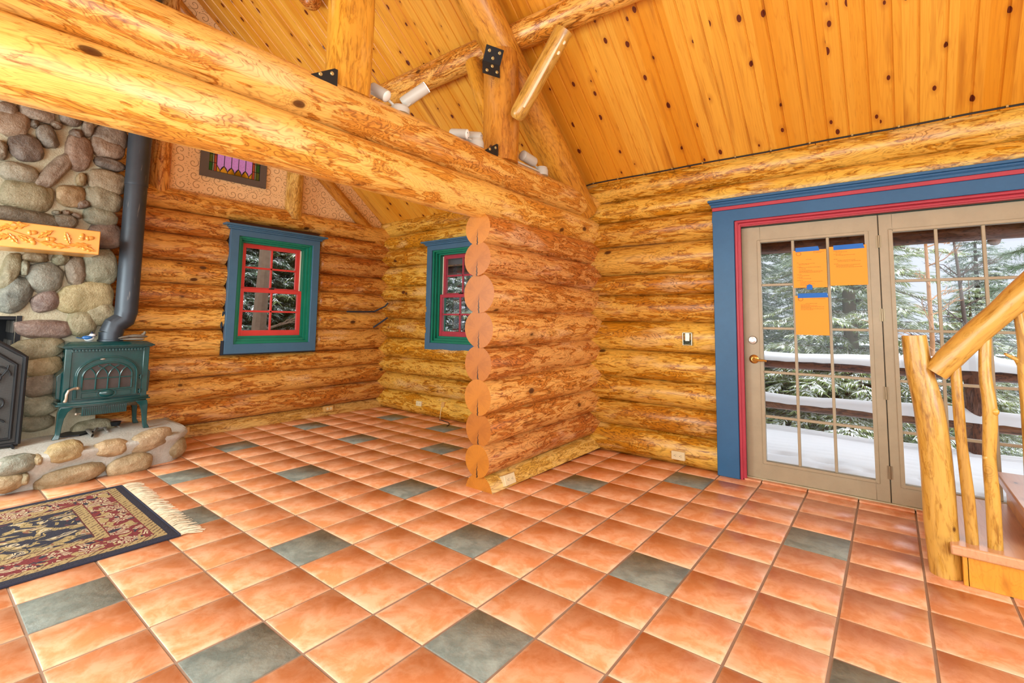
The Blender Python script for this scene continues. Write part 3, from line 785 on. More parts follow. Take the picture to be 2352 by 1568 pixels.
# deadbolt and lever on the first leaf
FD = frame(V((1, 0, 0)), V((0, 0, 1)), V((0, -1, 0)), V((0.573, 3.0, 1.112)))
mb = MB(); mb.lathe([(0.034, 0), (0.034, 0.004), (0.028, 0.012), (0.016, 0.014), (0.015, 0.02)], FD, 28); mb.cbox((0, 0, 0.026), (0.008, 0.026, 0.014), FD); mb.build('deadbolt', 'nickel', d1)
FD = frame(V((1, 0, 0)), V((0, 0, 1)), V((0, -1, 0)), V((0.578, 3.0, 0.958)))
mb = MB(); mb.lathe([(0.036, 0), (0.036, 0.005), (0.028, 0.012), (0.013, 0.015), (0.012, 0.05)], FD, 28)
mb.tube([FD @ V(p) for p in ((0, 0, 0.048), (0.02, 0.0, 0.055), (0.05, -0.006, 0.055), (0.08, -0.004, 0.05), (0.10, -0.008, 0.048))], [0.011, 0.011, 0.009, 0.008, 0.009], 10)
mb.build('lever_handle', 'brass', d1)
for z in (1.85, 1.32, 0.77, 0.225):
    mb = MB(); mb.tube([(1.424, 2.994, z-0.045), (1.424, 2.994, z+0.045)], 0.0065, 10); mb.box((1.408, 2.998, z-0.045), (1.440, 3.001, z+0.045)); mb.build('hinge', 'steelh', d1)
# casing around the doors
tr1 = MB()
def prof_x(mb, pr, x0, x1): mb.prism(pr, x0, x1, frame(V((0, 1, 0)), V((0, 0, 1)), V((1, 0, 0)), V((0, 0, 0))))
cas = thing('trim_1', None, None, (1.42, 2.93, 0)); structure(cas)
mb = MB(); mb.box((0.297, 2.912, 0), (0.468, 2.99, 2.105)); mb.box((2.382, 2.912, 0), (2.553, 2.99, 2.105)); mb.box((0.297, 2.912, 2.105), (2.553, 2.99, 2.2)); mb.build('casing_board', 'blue_deep', cas, bevel=0.004)
mb = MB(); mb.box((0.297, 2.906, 2.2), (2.553, 2.99, 2.230)); mb.build('red_band', 'casing_red', cas, bevel=0.003)
mb = MB(); mb.box((0.290, 2.900, 2.230), (2.56, 2.99, 2.252)); mb.box((0.280, 2.885, 2.255), (2.57, 2.99, 2.270)); mb.box((0.285, 2.892, 2.25), (2.565, 2.99, 2.257)); mb.box((0.270, 2.870, 2.270), (2.58, 2.99, 2.290)); mb.build('head_cap', 'blue_deep', cas, bevel=0.003)
mb = MB()
for dx, r in ((0.012, 0.0125), (0.035, 0.0125)):
    for xx in (0.468+dx, 2.382-dx): mb.tube([(xx, 2.925+dx*0.5, 0), (xx, 2.925+dx*0.5, 2.10-dx)], r, 10)
    mb.tube([(0.468+dx, 2.925+dx*0.5, 2.105-dx), (2.382-dx, 2.925+dx*0.5, 2.105-dx)], r, 10)
mb.box((0.468, 2.93, 0), (0.498, 3.06, 2.10)); mb.box((2.352, 2.93, 0), (2.382, 3.06, 2.10)); mb.box((0.498, 2.94, 2.052), (2.352, 3.06, 2.10))
mb.build('red_moulding', 'casing_red', cas)
M['darkgreen'] = plain('dark_green_weatherstrip', (20, 58, 48), 0.7)
mb = MB(); mb.box((0.497, 2.985, 0.0), (0.504, 3.0, 2.05)); mb.box((0.504, 2.985, 2.046), (2.346, 3.0, 2.053)); mb.build('weatherstrip', 'darkgreen', cas)
M['sill'] = plain('pale_worn_sill', (206, 200, 172), 0.6, var=0.25)
mb = MB(); mb.box((1.412, 3.046, 0.02), (1.436, 3.06, 2.045)); mb.build('astragal', 'taupe', d1)
mb = MB(); mb.box((0.5, 2.985, 0.0), (2.35, 3.2, 0.018)); mb.build('sill_strip', 'sill', cas, bevel=0.003)
mb = MB(); x = 0.47
while x < 2.3:
    x1 = min(2.38, (math.floor(x/T+1e-6)+1)*T); mb.box((x+0.004, 2.93, 0.0), (x1-0.004, 2.984, 0.014)); x = x1
mb.build('threshold_tile', 'terracotta', cas, bevel=0.003)

# ------------------------------------------------------------------ fieldstone fireplace
def stone_mat():
    t = NT('fieldstone'); o = t.obj(); oi = t.new('ShaderNodeObjectInfo')
    p = t.vmath('ADD', o, t.comb(t.math('MULTIPLY', oi.outputs['Random'], 20.0), 0, 0))
    n1 = t.noise(p, 9, 6, 0.65); n2 = t.noise(p, 70, 4, 0.7)
    col = t.mix(t.ramp(n1, [(0.3, 0.0), (0.7, 1.0)]), t.mix(0.55, oi.outputs['Color'], (0.02, 0.016, 0.014)), t.mix(0.22, oi.outputs['Color'], (0.75, 0.7, 0.6)))
    col = t.mix(t.ramp(n2, [(0.42, 0.0), (0.7, 0.6)]), col, t.mix(0.5, oi.outputs['Color'], (0.03, 0.025, 0.02)))
    return t.done(col, 0.42, t.math('ADD', n1, t.math('MULTIPLY', n2, 0.4)), 0.8, 0.02)
M['stone'] = stone_mat()
t = NT('mortar'); o = t.obj(); n1 = t.noise(o, 5, 6, 0.65); n2 = t.noise(o, 80, 3, 0.7)
M['mortar'] = t.done(t.mix(n2, t.mix(n1, s2l(182, 174, 148), s2l(206, 200, 176)), s2l(146, 138, 116)), 0.9, t.math('ADD', n1, t.math('MULTIPLY', n2, 0.4)), 0.6, 0.02)
t = NT('hearth_cement'); o = t.obj(); n1 = t.noise(o, 6, 6, 0.65); n2 = t.noise(o, 60, 3, 0.7)
M['cement'] = t.done(t.mix(n2, t.mix(n1, s2l(190, 190, 184), s2l(214, 212, 204)), s2l(158, 156, 148)), 0.9, t.math('ADD', n1, t.math('MULTIPLY', n2, 0.4)), 0.6, 0.02)
M['soot'] = plain('soot_black', (30, 30, 34), 0.9, var=0.4)
M['soot_stone'] = plain('sooty_firebrick', (74, 70, 66), 0.9, var=0.4)

def stone(parent, F, cx, cy, sx, sy, dep, rot, rgb, seed):
    """a rounded fieldstone in the plane of frame F (x right, y up, z out)"""
    b = bmesh.new(); bmesh.ops.create_icosphere(b, subdivisions=4, radius=1.0)
    ca, sa = math.cos(rot), math.sin(rot); pw = 0.62 + 0.2*abs(noise.noise((seed*3.3, 1, 2)))
    for v in b.verts:
        p = v.co.copy(); q = V([math.copysign(abs(c)**pw, c) for c in p]).lerp(p, 0.45)
        d = 1+0.16*noise.noise(p*1.1+V((seed*5.1, 0, 0)))+0.07*noise.noise(p*3+V((seed*2.7, 3, 0)))
        x, y, z = q.x*sx*d, q.y*sy*d, q.z*dep*(1+0.15*noise.noise(p*2+V((seed, 9, 0))))
        v.co = F @ V((cx+x*ca-y*sa, cy+x*sa+y*ca, z))
    me = bpy.data.meshes.new('stone'); b.to_mesh(me); b.free()
    me.polygons.foreach_set('use_smooth', [True]*len(me.polygons)); me.materials.append(M['stone'])
    o = link('stone', me, parent); o.color = (*s2l(rgb[0]*0.97, rgb[1]*1.02, rgb[2]*0.98), 1); return o
XC = -4.10
chim = thing('fieldstone_fireplace', 'fieldstone fireplace chimney of rounded boulders in pale mortar', 'fireplace', (XC, -1.2, 0.24))
mb = MB()
rr = random.Random(9)
YC = -0.172
# mortar face: bumpy grid with the fire opening left out
def mortar_face(mb, y0, y1, z0, z1, hole):
    ny, nz = int((y1-y0)/0.05), int((z1-z0)/0.05)
    pt = {}
    for i in range(ny+1):
        for j in range(nz+1):
            y, z = y0+(y1-y0)*i/ny, z0+(z1-z0)*j/nz
            e = 0.035*noise.noise((z*4, 2.2, 8)) if i == ny else 0
            pt[i, j] = len(mb.v); mb.v.append((XC+0.022*noise.noise((y*6, z*6, 1)), y+e, z))
    for i in range(ny):
        for j in range(nz):
            ym, zm = y0+(y1-y0)*(i+0.5)/ny, z0+(z1-z0)*(j+0.5)/nz
            if hole[0] < ym < hole[1] and zm < hole[2]: continue
            mb.f.append((pt[i, j], pt[i+1, j], pt[i+1, j+1], pt[i, j+1])); mb.mi.append(0)
    # right flank
    for j in range(nz):
        a, b_ = pt[ny, j], pt[ny, j+1]; k = len(mb.v); mb.v += [(XC-0.4, mb.v[a][1], mb.v[a][2]), (XC-0.4, mb.v[b_][1], mb.v[b_][2])]
        mb.f.append((a, k, k+1, b_)); mb.mi.append(0)
mortar_face(mb, -2.5, YC-0.02, 0.22, 4.75, (-1.75, -0.735, 1.222))
mb.build('mortar', 'mortar', chim)
mb = MB(); mb.box((-4.62, -1.78, 0.2), (-4.60, -0.70, 1.26)); mb.box((-4.62, -0.742, 0.2), (XC+0.01, -0.71, 1.23)); mb.box((-4.62, -1.77, 1.20), (XC-0.01, -0.71, 1.25)); mb.box((-4.62, -1.78, 0.2), (XC, -1.75, 1.25)); mb.box((-4.62, -1.78, 0.2), (XC, -0.71, 0.235))
mb.build('firebox', 'soot', chim)
for q in range(5):
    mb = MB(); mb.cbox((-4.20-0.08*q, -0.746, 1.14-0.16*(q % 3)), (0.15, 0.02, 0.10)); mb.build('firebrick', 'soot_stone', chim, bevel=0.006)
# pixel rays of the photograph give where each boulder sits on the chimney face
def ray_dir(px, py): return cf + cr2*((px-1176-5.96)/1100.03) - cu2*((py-784+138.65)/1100.03)
CAM = V((1.46307, -1.32654, 1.24651))
def on_plane(px, py, ax, val):
    d = ray_dir(px, py); k = (val-CAM[ax])/d[ax]; return CAM+d*k
ST = [(25, 282, 88, 58, 8, (158, 122, 100)), (80, 284, 19, 18, 0, (92, 74, 64)), (85, 256, 78, 38, -10, (132, 102, 86)), (163, 268, 48, 38, 0, (112, 86, 74)),
 (109, 312, 42, 52, 20, (92, 76, 66)), (60, 338, 68, 58, 15, (86, 62, 56)), (131, 287, 26, 15, 0, (128, 98, 80)), (177, 307, 30, 20, 0, (112, 84, 72)), (203, 293, 26, 38, 0, (122, 96, 82)),
 (257, 312, 72, 50, -8, (114, 90, 78)), (182, 350, 58, 78, 0, (132, 90, 70)), (247, 341, 72, 44, -6, (136, 100, 80)), (252, 376, 66, 26, -6, (84, 62, 54)), (128, 392, 42, 98, -28, (136, 106, 90)),
 (42, 396, 86, 42, -4, (152, 138, 122)), (62, 449, 112, 66, -4, (152, 136, 104)), (164, 449, 62, 46, 0, (162, 120, 72)), (248, 416, 84, 50, -12, (152, 126, 98)), (240, 456, 82, 50, -10, (142, 128, 104)),
 (191, 469, 32, 17, 25, (124, 94, 82)), (187, 412, 22, 28, 0, (150, 116, 70)), (0, 344, 36, 40, 0, (120, 98, 80)), (60, 497, 150, 34, -6, (104, 90, 72)), (153, 508, 52, 32, 0, (120, 104, 88)),
 (232, 499, 70, 38, -4, (142, 138, 120)), (241, 541, 72, 56, 10, (122, 96, 90)), (130, 488, 18, 11, 0, (128, 116, 100)), (153, 488, 20, 11, 0, (130, 96, 74)), (177, 495, 24, 10, -20, (136, 104, 86)),
 (231, 612, 72, 76, 5, (138, 132, 110)), (82, 590, 56, 24, 0, (122, 96, 58)), (175, 622, 44, 62, 5, (122, 98, 80)), (139, 594, 34, 28, -35, (122, 112, 84)), (104, 638, 76, 64, 0, (122, 116, 108)),
 (36, 676, 64, 80, -20, (92, 94, 90)), (24, 620, 44, 78, -12, (146, 130, 100)), (57, 614, 22, 34, 0, (132, 126, 106)), (107, 692, 62, 42, 32, (122, 90, 88)), (197, 685, 118, 66, 18, (178, 152, 104)),
 (232, 722, 64, 46, 28, (152, 134, 100)), (105, 756, 118, 40, -2, (136, 100, 94)), (190, 742, 62, 58, 10, (150, 134, 100)), (92, 800, 104, 44, 6, (148, 128, 94)), (102, 841, 80, 44, 6, (166, 130, 80)),
 (215, 985, 90, 40, 0, (150, 134, 104)), (300, 900, 60, 60, 0, (140, 120, 96)), (93, 884, 78, 50, 10, (134, 108, 88)), (95, 931, 84, 46, 4, (142, 132, 108)), (84, 972, 76, 34, 4, (136, 126, 104)), (15, 250, 50, 30, 0, (126, 98, 84)), (230, 262, 50, 30, -10, (110, 84, 72))]
FC = frame(V((0, 1, 0)), V((0, 0, 1)), V((1, 0, 0)), V((XC, 0, 0)))
placed = []
for i, (px, py, pw, ph, rot, c) in enumerate(ST):
    p = on_plane(px, py, 0, XC+0.03); e = on_plane(px+pw/2, py, 0, XC+0.03); f_ = on_plane(px, py-ph/2, 0, XC+0.03)
    stone(chim, FC, p.y, p.z, (e.y-p.y)*1.13, (f_.z-p.z)*1.12, 0.066, math.radians(rot), c, i+1); placed.append((p.y, p.z, (e.y-p.y), (f_.z-p.z)))

# the rest of the chimney, beyond the frame and above the tie log
rr = random.Random(31); tries = 0; extra = 0
while extra < 44 and tries < 4000:
    tries += 1
    y, z = rr.uniform(-2.35, -0.30), rr.uniform(0.35, 4.1); a, b_ = rr.uniform(0.09, 0.17), rr.uniform(0.06, 0.11)
    if (-1.95 < y and z < 1.36) or z > RZ-0.815*(RY-y)-0.18 or (1.68 < z < 2.0) or (y > -0.9 and z < 2.9): continue
    if any(abs(y-q[0]) < (a+q[2])*0.92 and abs(z-q[1]) < (b_+q[3])*0.95 for q in placed): continue
    c = rr.choice([(150, 134, 104), (122, 96, 80), (140, 126, 104), (112, 106, 100), (136, 100, 90), (162, 130, 84), (104, 88, 76)])
    stone(chim, FC, y, z, a, b_, 0.066, rr.uniform(-0.2, 0.2), c, 100+extra); placed.append((y, z, a, b_)); extra += 1

# hearth
hth = thing('stone_hearth', 'raised stone and cement hearth under the green stove', 'hearth', (-3.8, -1.0, 0))
HZ = 0.24
mb = MB(); edge = []
ctrl = [(-3.40, -2.55), (-3.40, -1.6), (-3.41, -0.9), (-3.395, -0.62), (-3.40, -0.3), (-3.41, -0.02), (-3.46, 0.20), (-3.56, 0.29), (-3.80, 0.33), (-4.33, 0.36)]
for (x0, y0), (x1, y1) in zip(ctrl, ctrl[1:]):
    N = max(2, int(math.hypot(x1-x0, y1-y0)/0.04))
    for k in range(N): edge.append((x0+(x1-x0)*k/N, y0+(y1-y0)*k/N))
edge.append(ctrl[-1])
lev = [(0.0, 0.0), (0.03, 0.0), (0.08, -0.012), (0.13, -0.012), (0.18, 0.0), (0.215, 0.012), (HZ-0.006, 0.0), (HZ, -0.035)]
rows = []
for z, off in lev:
    r_ = []
    for i, (x, y) in enumerate(edge):
        a = edge[max(0, i-1)]; b_ = edge[min(len(edge)-1, i+1)]
        tx, ty = b_[0]-a[0], b_[1]-a[1]; l_ = math.hypot(tx, ty) or 1
        nx, ny = ty/l_, -tx/l_
        o_ = off+0.018*noise.noise((x*7, y*7, z*9)) + (0.035*z/HZ if i < 0 else 0)
        lift = 0.05*(z/HZ)
        r_.append(len(mb.v)); mb.v.append((x+nx*(o_+lift), y+ny*(o_+lift), z+(0.012*noise.noise((x*5, y*5, 3)) if z > 0.2 else 0)))
    rows.append(r_)
for a, b_ in zip(rows, rows[1:]):
    for i in range(len(edge)-1): mb.f.append((a[i], a[i+1], b_[i+1], b_[i])); mb.mi.append(0)
top = rows[-1]
inner = [len(mb.v)+i for i in range(len(edge))]
for i in top: x, y, z = mb.v[i]; mb.v.append((-4.33, max(-2.55, min(0.36, y)), HZ-0.004))
for i in range(len(edge)-1): mb.f.append((top[i], top[i+1], inner[i+1], inner[i])); mb.mi.append(0)
mb.build('cement_body', 'cement', hth, angle=60)
HS = [(151, 1038, 84, 46, 8, (198, 160, 108)), (257, 1030, 76, 38, -6, (206, 164, 122)), (352, 1012, 96, 46, 8, (196, 158, 122)), (165, 1099, 148, 46, 8, (172, 138, 96)), (300, 1074, 98, 50, 8, (190, 154, 112)), (41, 1068, 92, 46, 4, (142, 138, 126)), (18, 1110, 80, 42, 4, (176, 142, 100)), (57, 1100, 22, 30, 0, (172, 146, 108)), (88, 1057, 22, 22, 0, (190, 156, 116))]
FH = frame(V((0, 1, 0)), V((0, 0, 1)), V((1, 0, 0)), V((-3.395, 0, 0)))
for i, (px, py, pw, ph, rot, c) in enumerate(HS):
    p = on_plane(px, py, 0, -3.36); e = on_plane(px+pw/2, py, 0, -3.36); f_ = on_plane(px, py-ph/2, 0, -3.36)
    F = FH.copy()
    if i == 2: F = frame(V((-0.25, 0.97, 0)), V((0, 0, 1)), V((0.97, 0.25, 0)), V((-3.42, 0, 0)))
    stone(hth, F, p.y, max(p.z, 0.05), (e.y-p.y)*1.03, (f_.z-p.z)*1.02, 0.075, math.radians(rot), c, 60+i)
stone(hth, frame(V((-0.75, 0.66, 0)), V((0, 0, 1)), V((0.66, 0.75, 0)), V((-3.52, 0.25, 0))), 0.0, 0.095, 0.10, 0.085, 0.07, 0.1, (184, 150, 108), 75)

# mantel with carved oak leaves and acorns
M['mantel'] = plain('honey_oiled_mantel_wood', (232, 168, 84), 0.32, var=0.14, sc=5, Coat_Weight=0.3)
man = thing('mantel_shelf', 'honey-coloured mantel shelf carved with oak leaves and acorns', 'mantel', (-3.9, -1.4, 1.745))
mb = MB(); mb.box((-4.12, -2.4, 1.747), (-3.75, -0.331, 1.947)); mb.build('shelf_beam', 'mantel', man, bevel=0.006)
FM = frame(V((0, 1, 0)), V((0, 0, 1)), V((1, 0, 0)), V((-3.750, 0, 0)))
M['carved'] = plain('carved_relief_wood', (222, 150, 66), 0.3, var=0.25, sc=30, Coat_Weight=0.4)
def oak_leaf(px, py, L, ang, wdt=0.24):
    p = on_plane(px, py, 0, -3.75)
    F = FM @ Matrix.Translation((p.y, p.z, 0)) @ Matrix.Rotation(math.radians(ang), 4, 'Z')
    mb = MB(); N = 36; top_ = []; bot = []
    for i in range(N+1):
        f = i/N; env = math.sin(PI*min(1, f*1.02))**0.7*L*wdt
        lob = 0.55+0.45*abs(math.sin(f*PI*3.6))
        top_.append((f*L, env*lob)); bot.append((f*L, -env*lob))
    vs = []; fs = []
    for i in range(N+1):
        x = top_[i][0]; h = 0.004*math.sin(PI*i/N)
        vs += [(x, top_[i][1], -0.001), (x+L*0.02, top_[i][1]*0.5, 0.007+h), (x, 0, 0.003+h), (x+L*0.02, bot[i][1]*0.5, 0.007+h), (x, bot[i][1], -0.001)]
    for i in range(N):
        for k in range(4): a = i*5+k; fs.append((a, a+1, a+6, a+5))
    mb.add([F @ V(v) for v in vs], fs); mb.build('carved_leaf', 'carved', man, angle=30)
def acorn(px, py, ang, s=0.024):
    p = on_plane(px, py, 0, -3.75); F = FM @ Matrix.Translation((p.y, p.z, 0.002)) @ Matrix.Rotation(math.radians(ang), 4, 'Z')
    mb = MB(); mb.ball((0.008, 0, 0), (s*1.1, s*0.72, 0.010), F, 16, 8); mb.ball((-0.012, 0, 0), (s*0.6, s*0.85, 0.012), F, 14, 8); mb.build('carved_acorn', 'carved', man)
for a in [(2, 520, 0.15, 14), (16, 534, 0.10, -50), (86, 546, 0.11, 40), (92, 557, 0.17, -6, 0.18), (160, 561, 0.10, 108), (156, 563, 0.14, 8, 0.18), (178, 562, 0.12, -20), (40, 540, 0.10, -30), (-30, 548, 0.13, 20), (-20, 530, 0.1, 30)]: oak_leaf(*a)
for a in [(73, 534, 10), (74, 553, -60), (115, 549, 5), (188, 545, 80), (205, 547, 15)]: acorn(*a)
mb = MB()
for pts in ([(-40, 510), (20, 528), (62, 542), (90, 556), (130, 562), (165, 564)], [(88, 556), (110, 552)], [(165, 564), (190, 558)]):
    mb.tube([on_plane(x, y, 0, -3.75)+V((0.003, 0, 0)) for x, y in pts], 0.005, 6)
mb.build('carved_stem', 'carved', man)

# wrought iron fire screen
M['iron'] = plain('wrought_iron', (40, 42, 46), 0.5, 0.5, var=0.3)
t = NT('black_wire_mesh'); o = t.obj(); s = t.sep(o)
gr = t.math('MAXIMUM', t.math('PINGPONG', t.math('MULTIPLY', s[1], 160.0), 0.5), t.math('PINGPONG', t.math('MULTIPLY', s[2], 160.0), 0.5))
M['mesh'] = t.done(t.mix(t.ramp(gr, [(0.36, 0.0), (0.46, 1.0)]), s2l(34, 34, 36), s2l(84, 84, 82)), 0.6, gr, 0.4, 0.003)
scr = thing('fire_screen', 'black wrought iron fire screen with curling scrolls before the fireplace', 'fire screen', (-3.82, -1.25, 0.24))
sx = -3.80; y1, y0, zb0, zt = -0.702, -1.78, 0.262, 0.915
def arch(y): f = (y-y0)/(y1-y0); return zt+0.27*math.sin(PI*f)**1.0
mb = MB()
outer = [(y1, zb0)]+[(y1-(y1-y0)*k/24, arch(y1-(y1-y0)*k/24)) for k in range(25)]+[(y0, zb0), (y1, zb0)]
mb.tube([(sx, y, z) for y, z in outer], 0.016, 8)
inn = [(y1-0.045, zb0+0.045)]+[(y1-0.045-(y1-y0-0.09)*k/24, arch(y1-(y1-y0)*k/24)-0.055) for k in range(25)]+[(y0+0.045, zb0+0.045), (y1-0.045, zb0+0.045)]
mb.tube([(sx+0.004, y, z) for y, z in inn], 0.010, 8); mb.build('outer_frame', 'iron', scr)
mb = MB(); poly = [(y, z) for y, z in outer[:-1]]
mb.prism(poly, -0.003, 0.0, frame(V((0, 1, 0)), V((0, 0, 1)), V((1, 0, 0)), V((sx-0.004, 0, 0)))); mb.build('mesh_panel', 'mesh', scr)
def spiral(c, r, turns, a0, sgn, zs=1.0):
    return [(sx+0.010, c[0]+sgn*r*(1-k/40*0.85)*math.cos(a0+turns*2*PI*k/40), c[1]+zs*r*(1-k/40*0.85)*math.sin(a0+turns*2*PI*k/40)) for k in range(41)]
for c, r, tn, a0, sg in (((-0.86, 0.78), 0.085, 1.4, 0, 1), ((-0.84, 0.585), 0.06, 1.4, PI, 1), ((-0.85, 0.40), 0.075, 1.3, 0.5, 1), ((-1.05, 0.50), 0.12, 1.4, 2, -1), ((-1.1, 0.80), 0.12, 1.4, 1, 1), ((-1.55, 0.6), 0.1, 1.4, 0, -1)):
    mb = MB(); mb.tube(spiral(c, r, tn, a0, sg), 0.006, 7); mb.build('scroll', 'iron', scr)
mb = MB(); mb.tube([(sx+0.010, -0.80+0.0, 0.90-0.01*k*k/8-0.02*k) if False else (sx+0.010, -0.79-0.10*(1-math.cos(PI*k/24)), 0.86-0.30*k/24) for k in range(25)], 0.006, 7); mb.tube([(sx+0.010, -0.80-0.12*math.sin(PI*k/24), 0.30+0.26*k/24) for k in range(25)], 0.006, 7); mb.build('scroll', 'iron', scr)
for y in (y1-0.03, y0+0.03):
    mb = MB(); mb.tube([(sx-0.06, y, HZ+0.010), (sx, y, zb0), (sx+0.07, y, HZ+0.010)], 0.010, 8); mb.build('foot', 'iron', scr)

# ------------------------------------------------------------------ green cast iron stove
t = NT('green_enamel'); o = t.obj(); nz = t.noise(o, 18, 4, 0.6)
M['enamel'] = t.done(t.mix(nz, s2l(4, 54, 58), s2l(10, 80, 82)), 0.22, nz, 0.12, 0.006, Coat_Weight=0.6, Coat_Roughness=0.08)
t = NT('sooty_stove_glass'); o = t.obj(); nz = t.noise(o, 8, 4, 0.6)
M['stove_glass'] = t.done(t.mix(nz, s2l(36, 35, 38), s2l(84, 80, 80)), 0.15, nz, 0.1, 0.01)
M['pewter'] = plain('pewter_handle', (186, 170, 152), 0.35, 0.6)
M['silver'] = plain('silver_badge', (204, 196, 186), 0.3, 0.7)
SXF, SY, SW = -3.86, -0.185, 0.535     # front plane, centre, body width
stv = thing('wood_stove', 'green enamelled cast iron wood stove with arched gothic window', 'stove', (SXF-0.17, SY, HZ))
Fs = frame(V((0, 1, 0)), V((0, 0, 1)), V((1, 0, 0)), V((SXF, SY, 0)))
def S(mb, name, mat='enamel', parent=stv, bevel=0.0, angle=35): return mb.build(name, mat, parent, None, angle, bevel)
def G(p): return Fs @ V(p)
mb = MB(); mb.box((-0.262, 0.53, -0.33), (0.262, 0.955, -0.004), Fs)
for sgn in (-1, 1):
    mb.box((sgn*0.262-0.022, 0.525, -0.02), (sgn*0.262+0.022, 0.965, 0.006), Fs)
    mb.prism([(sgn*0.262, 0.54), (sgn*0.310, 0.56), (sgn*0.316, 0.74), (sgn*0.295, 0.76), (sgn*0.262, 0.80)], -0.28, -0.05, Fs)
body = S(mb, 'body', bevel=0.004)
mb = MB()
mb.prism([(-0.262, -0.33), (0.262, -0.33), (0.262, 0.0), (-0.262, 0.0)], 0.955, 0.968, Fs @ Matrix(((1, 0, 0, 0), (0, 0, 1, 0), (0, 1, 0, 0), (0, 0, 0, 1))))
for z, e in ((0.968, 0.035), (0.976, 0.048)): mb.box((-0.262-e, z, -0.33-0.02), (0.262+e, z+0.009, e), Fs)
vs = [(-0.31, 0.985, -0.352), (0.31, 0.985, -0.352), (0.31, 0.985, 0.048), (-0.31, 0.985, 0.048), (-0.255, 1.018, -0.31), (0.255, 1.018, -0.31), (0.255, 1.018, 0.0), (-0.255, 1.018, 0.0)]
mb.add([G(v) for v in vs], [(4, 5, 6, 7), (0, 1, 5, 4), (1, 2, 6, 5), (2, 3, 7, 6), (3, 0, 4, 7)])
S(mb, 'top_plate', bevel=0.003)
mb = MB()
for k in range(23): mb.cbox((-0.242+k*0.022, 0.945, 0.008), (0.012, 0.022, 0.016), Fs)
S(mb, 'dentil_moulding', bevel=0.002)
# base plate with bowed front
mb = MB(); bw = [(-0.315, -0.33), (0.315, -0.33), (0.315, 0.0), (0.27, 0.02), (0.18, 0.055), (0.0, 0.068), (-0.18, 0.055), (-0.27, 0.02), (-0.315, 0.0)]
FB = Fs @ Matrix(((1, 0, 0, 0), (0, 0, 1, 0), (0, 1, 0, 0), (0, 0, 0, 1)))
mb.prism(bw, 0.500, 0.512, FB); mb.prism([(x*0.96, z*0.9) for x, z in bw], 0.512, 0.532, FB); mb.prism([(x*0.92, z*0.8-0.01) for x, z in bw], 0.484, 0.500, FB)
S(mb, 'base_plate', bevel=0.003)
# door
def arch_pts(w, zs, h, n=28): return [(w*math.cos(PI*k/n), zs+h*math.sin(PI*k/n)) for k in range(n+1)]
mb = MB()
mb.prism([(0.215, 0.545)]+arch_pts(0.215, 0.735, 0.165)+[(-0.215, 0.545)], 0.0, 0.014, Fs)
door = S(mb, 'door', bevel=0.003)
mb = MB(); mb.tube([G((x, z, 0.016)) for x, z in [(0.200, 0.56)]+arch_pts(0.200, 0.735, 0.150)+[(-0.200, 0.56)]], 0.0065, 8)
mb.tube([G((x, z, 0.016)) for x, z in [(0.166, 0.615)]+arch_pts(0.166, 0.728, 0.112)+[(-0.166, 0.615), (0.166, 0.615)]], 0.0075, 8)
for x, z in arch_pts(0.184, 0.735, 0.132, 44): mb.ball((x, z, 0.014), (0.0032, 0.0032, 0.003), Fs, 6, 4)
for k in range(12):
    for sgn in (-1, 1): mb.ball((sgn*0.184, 0.60+k*0.0115, 0.014), (0.0032, 0.0032, 0.003), Fs, 6, 4)
S(mb, 'door_moulding', parent=door)
mb = MB(); mb.prism([(0.160, 0.620)]+arch_pts(0.160, 0.728, 0.106)+[(-0.160, 0.620)], 0.012, 0.0155, Fs); S(mb, 'door_glass', 'stove_glass', door)
mb = MB(); r = 0.0055; zm = 0.712
mb.tube([G((-0.160, zm, 0.020)), G((0.160, zm, 0.020))], r, 7)
for x in (-0.080, 0.0, 0.080): mb.tube([G((x, 0.618, 0.020)), G((x, zm, 0.020))], r+0.001, 7)
for k in range(5):
    x = -0.16+0.08*k
    for d in (-1, 1):
        pts = []
        for j in range(15):
            a = j/14*1.25; px_, pz_ = x+d*0.135*(1-math.cos(a)), zm+0.118*math.sin(a)
            lim = 0.728+0.106*math.sqrt(max(0, 1-(px_/0.160)**2)) if abs(px_) < 0.160 else 0
            if pz_ > lim: break
            pts.append(G((px_, pz_, 0.020)))
        if len(pts) > 1: mb.tube(pts, r, 7)
S(mb, 'window_tracery', parent=door)
mb = MB()
for a, b_ in (((-0.165, 0.556), (0.165, 0.596)),):
    ring_ = [(a[0], a[1]), (b_[0], a[1]), (b_[0], b_[1]), (a[0], b_[1]), (a[0], a[1])]; mb.tube([G((x, z, 0.015)) for x, z in ring_], 0.0028, 6)
mb.ball((0.0, 0.580, 0.014), (0.052, 0.030, 0.013), Fs, 24, 10)
mb.tube([G((0.064*math.cos(2*PI*k/30), 0.580+0.039*math.sin(2*PI*k/30), 0.016)) for k in range(31)], 0.0035, 6)
S(mb, 'oval_boss', parent=door)
mb = MB(); mb.ball((-0.045, 0.872, 0.016), (0.018, 0.007, 0.004), Fs, 16, 6); S(mb, 'badge', 'silver', door)
mb = MB(); mb.tube([G(p) for p in ((-0.196, 0.640, 0.024), (-0.225, 0.640, 0.040), (-0.252, 0.628, 0.050), (-0.262, 0.600, 0.052), (-0.262, 0.57, 0.050), (-0.266, 0.545, 0.046))], [0.013, 0.010, 0.010, 0.011, 0.010, 0.012], 10)
mb.ball((-0.196, 0.640, 0.026), (0.017, 0.014, 0.014), Fs, 14, 8); mb.ball((-0.267, 0.545, 0.046), (0.013, 0.013, 0.012), Fs, 14, 8); S(mb, 'handle', 'pewter', door)
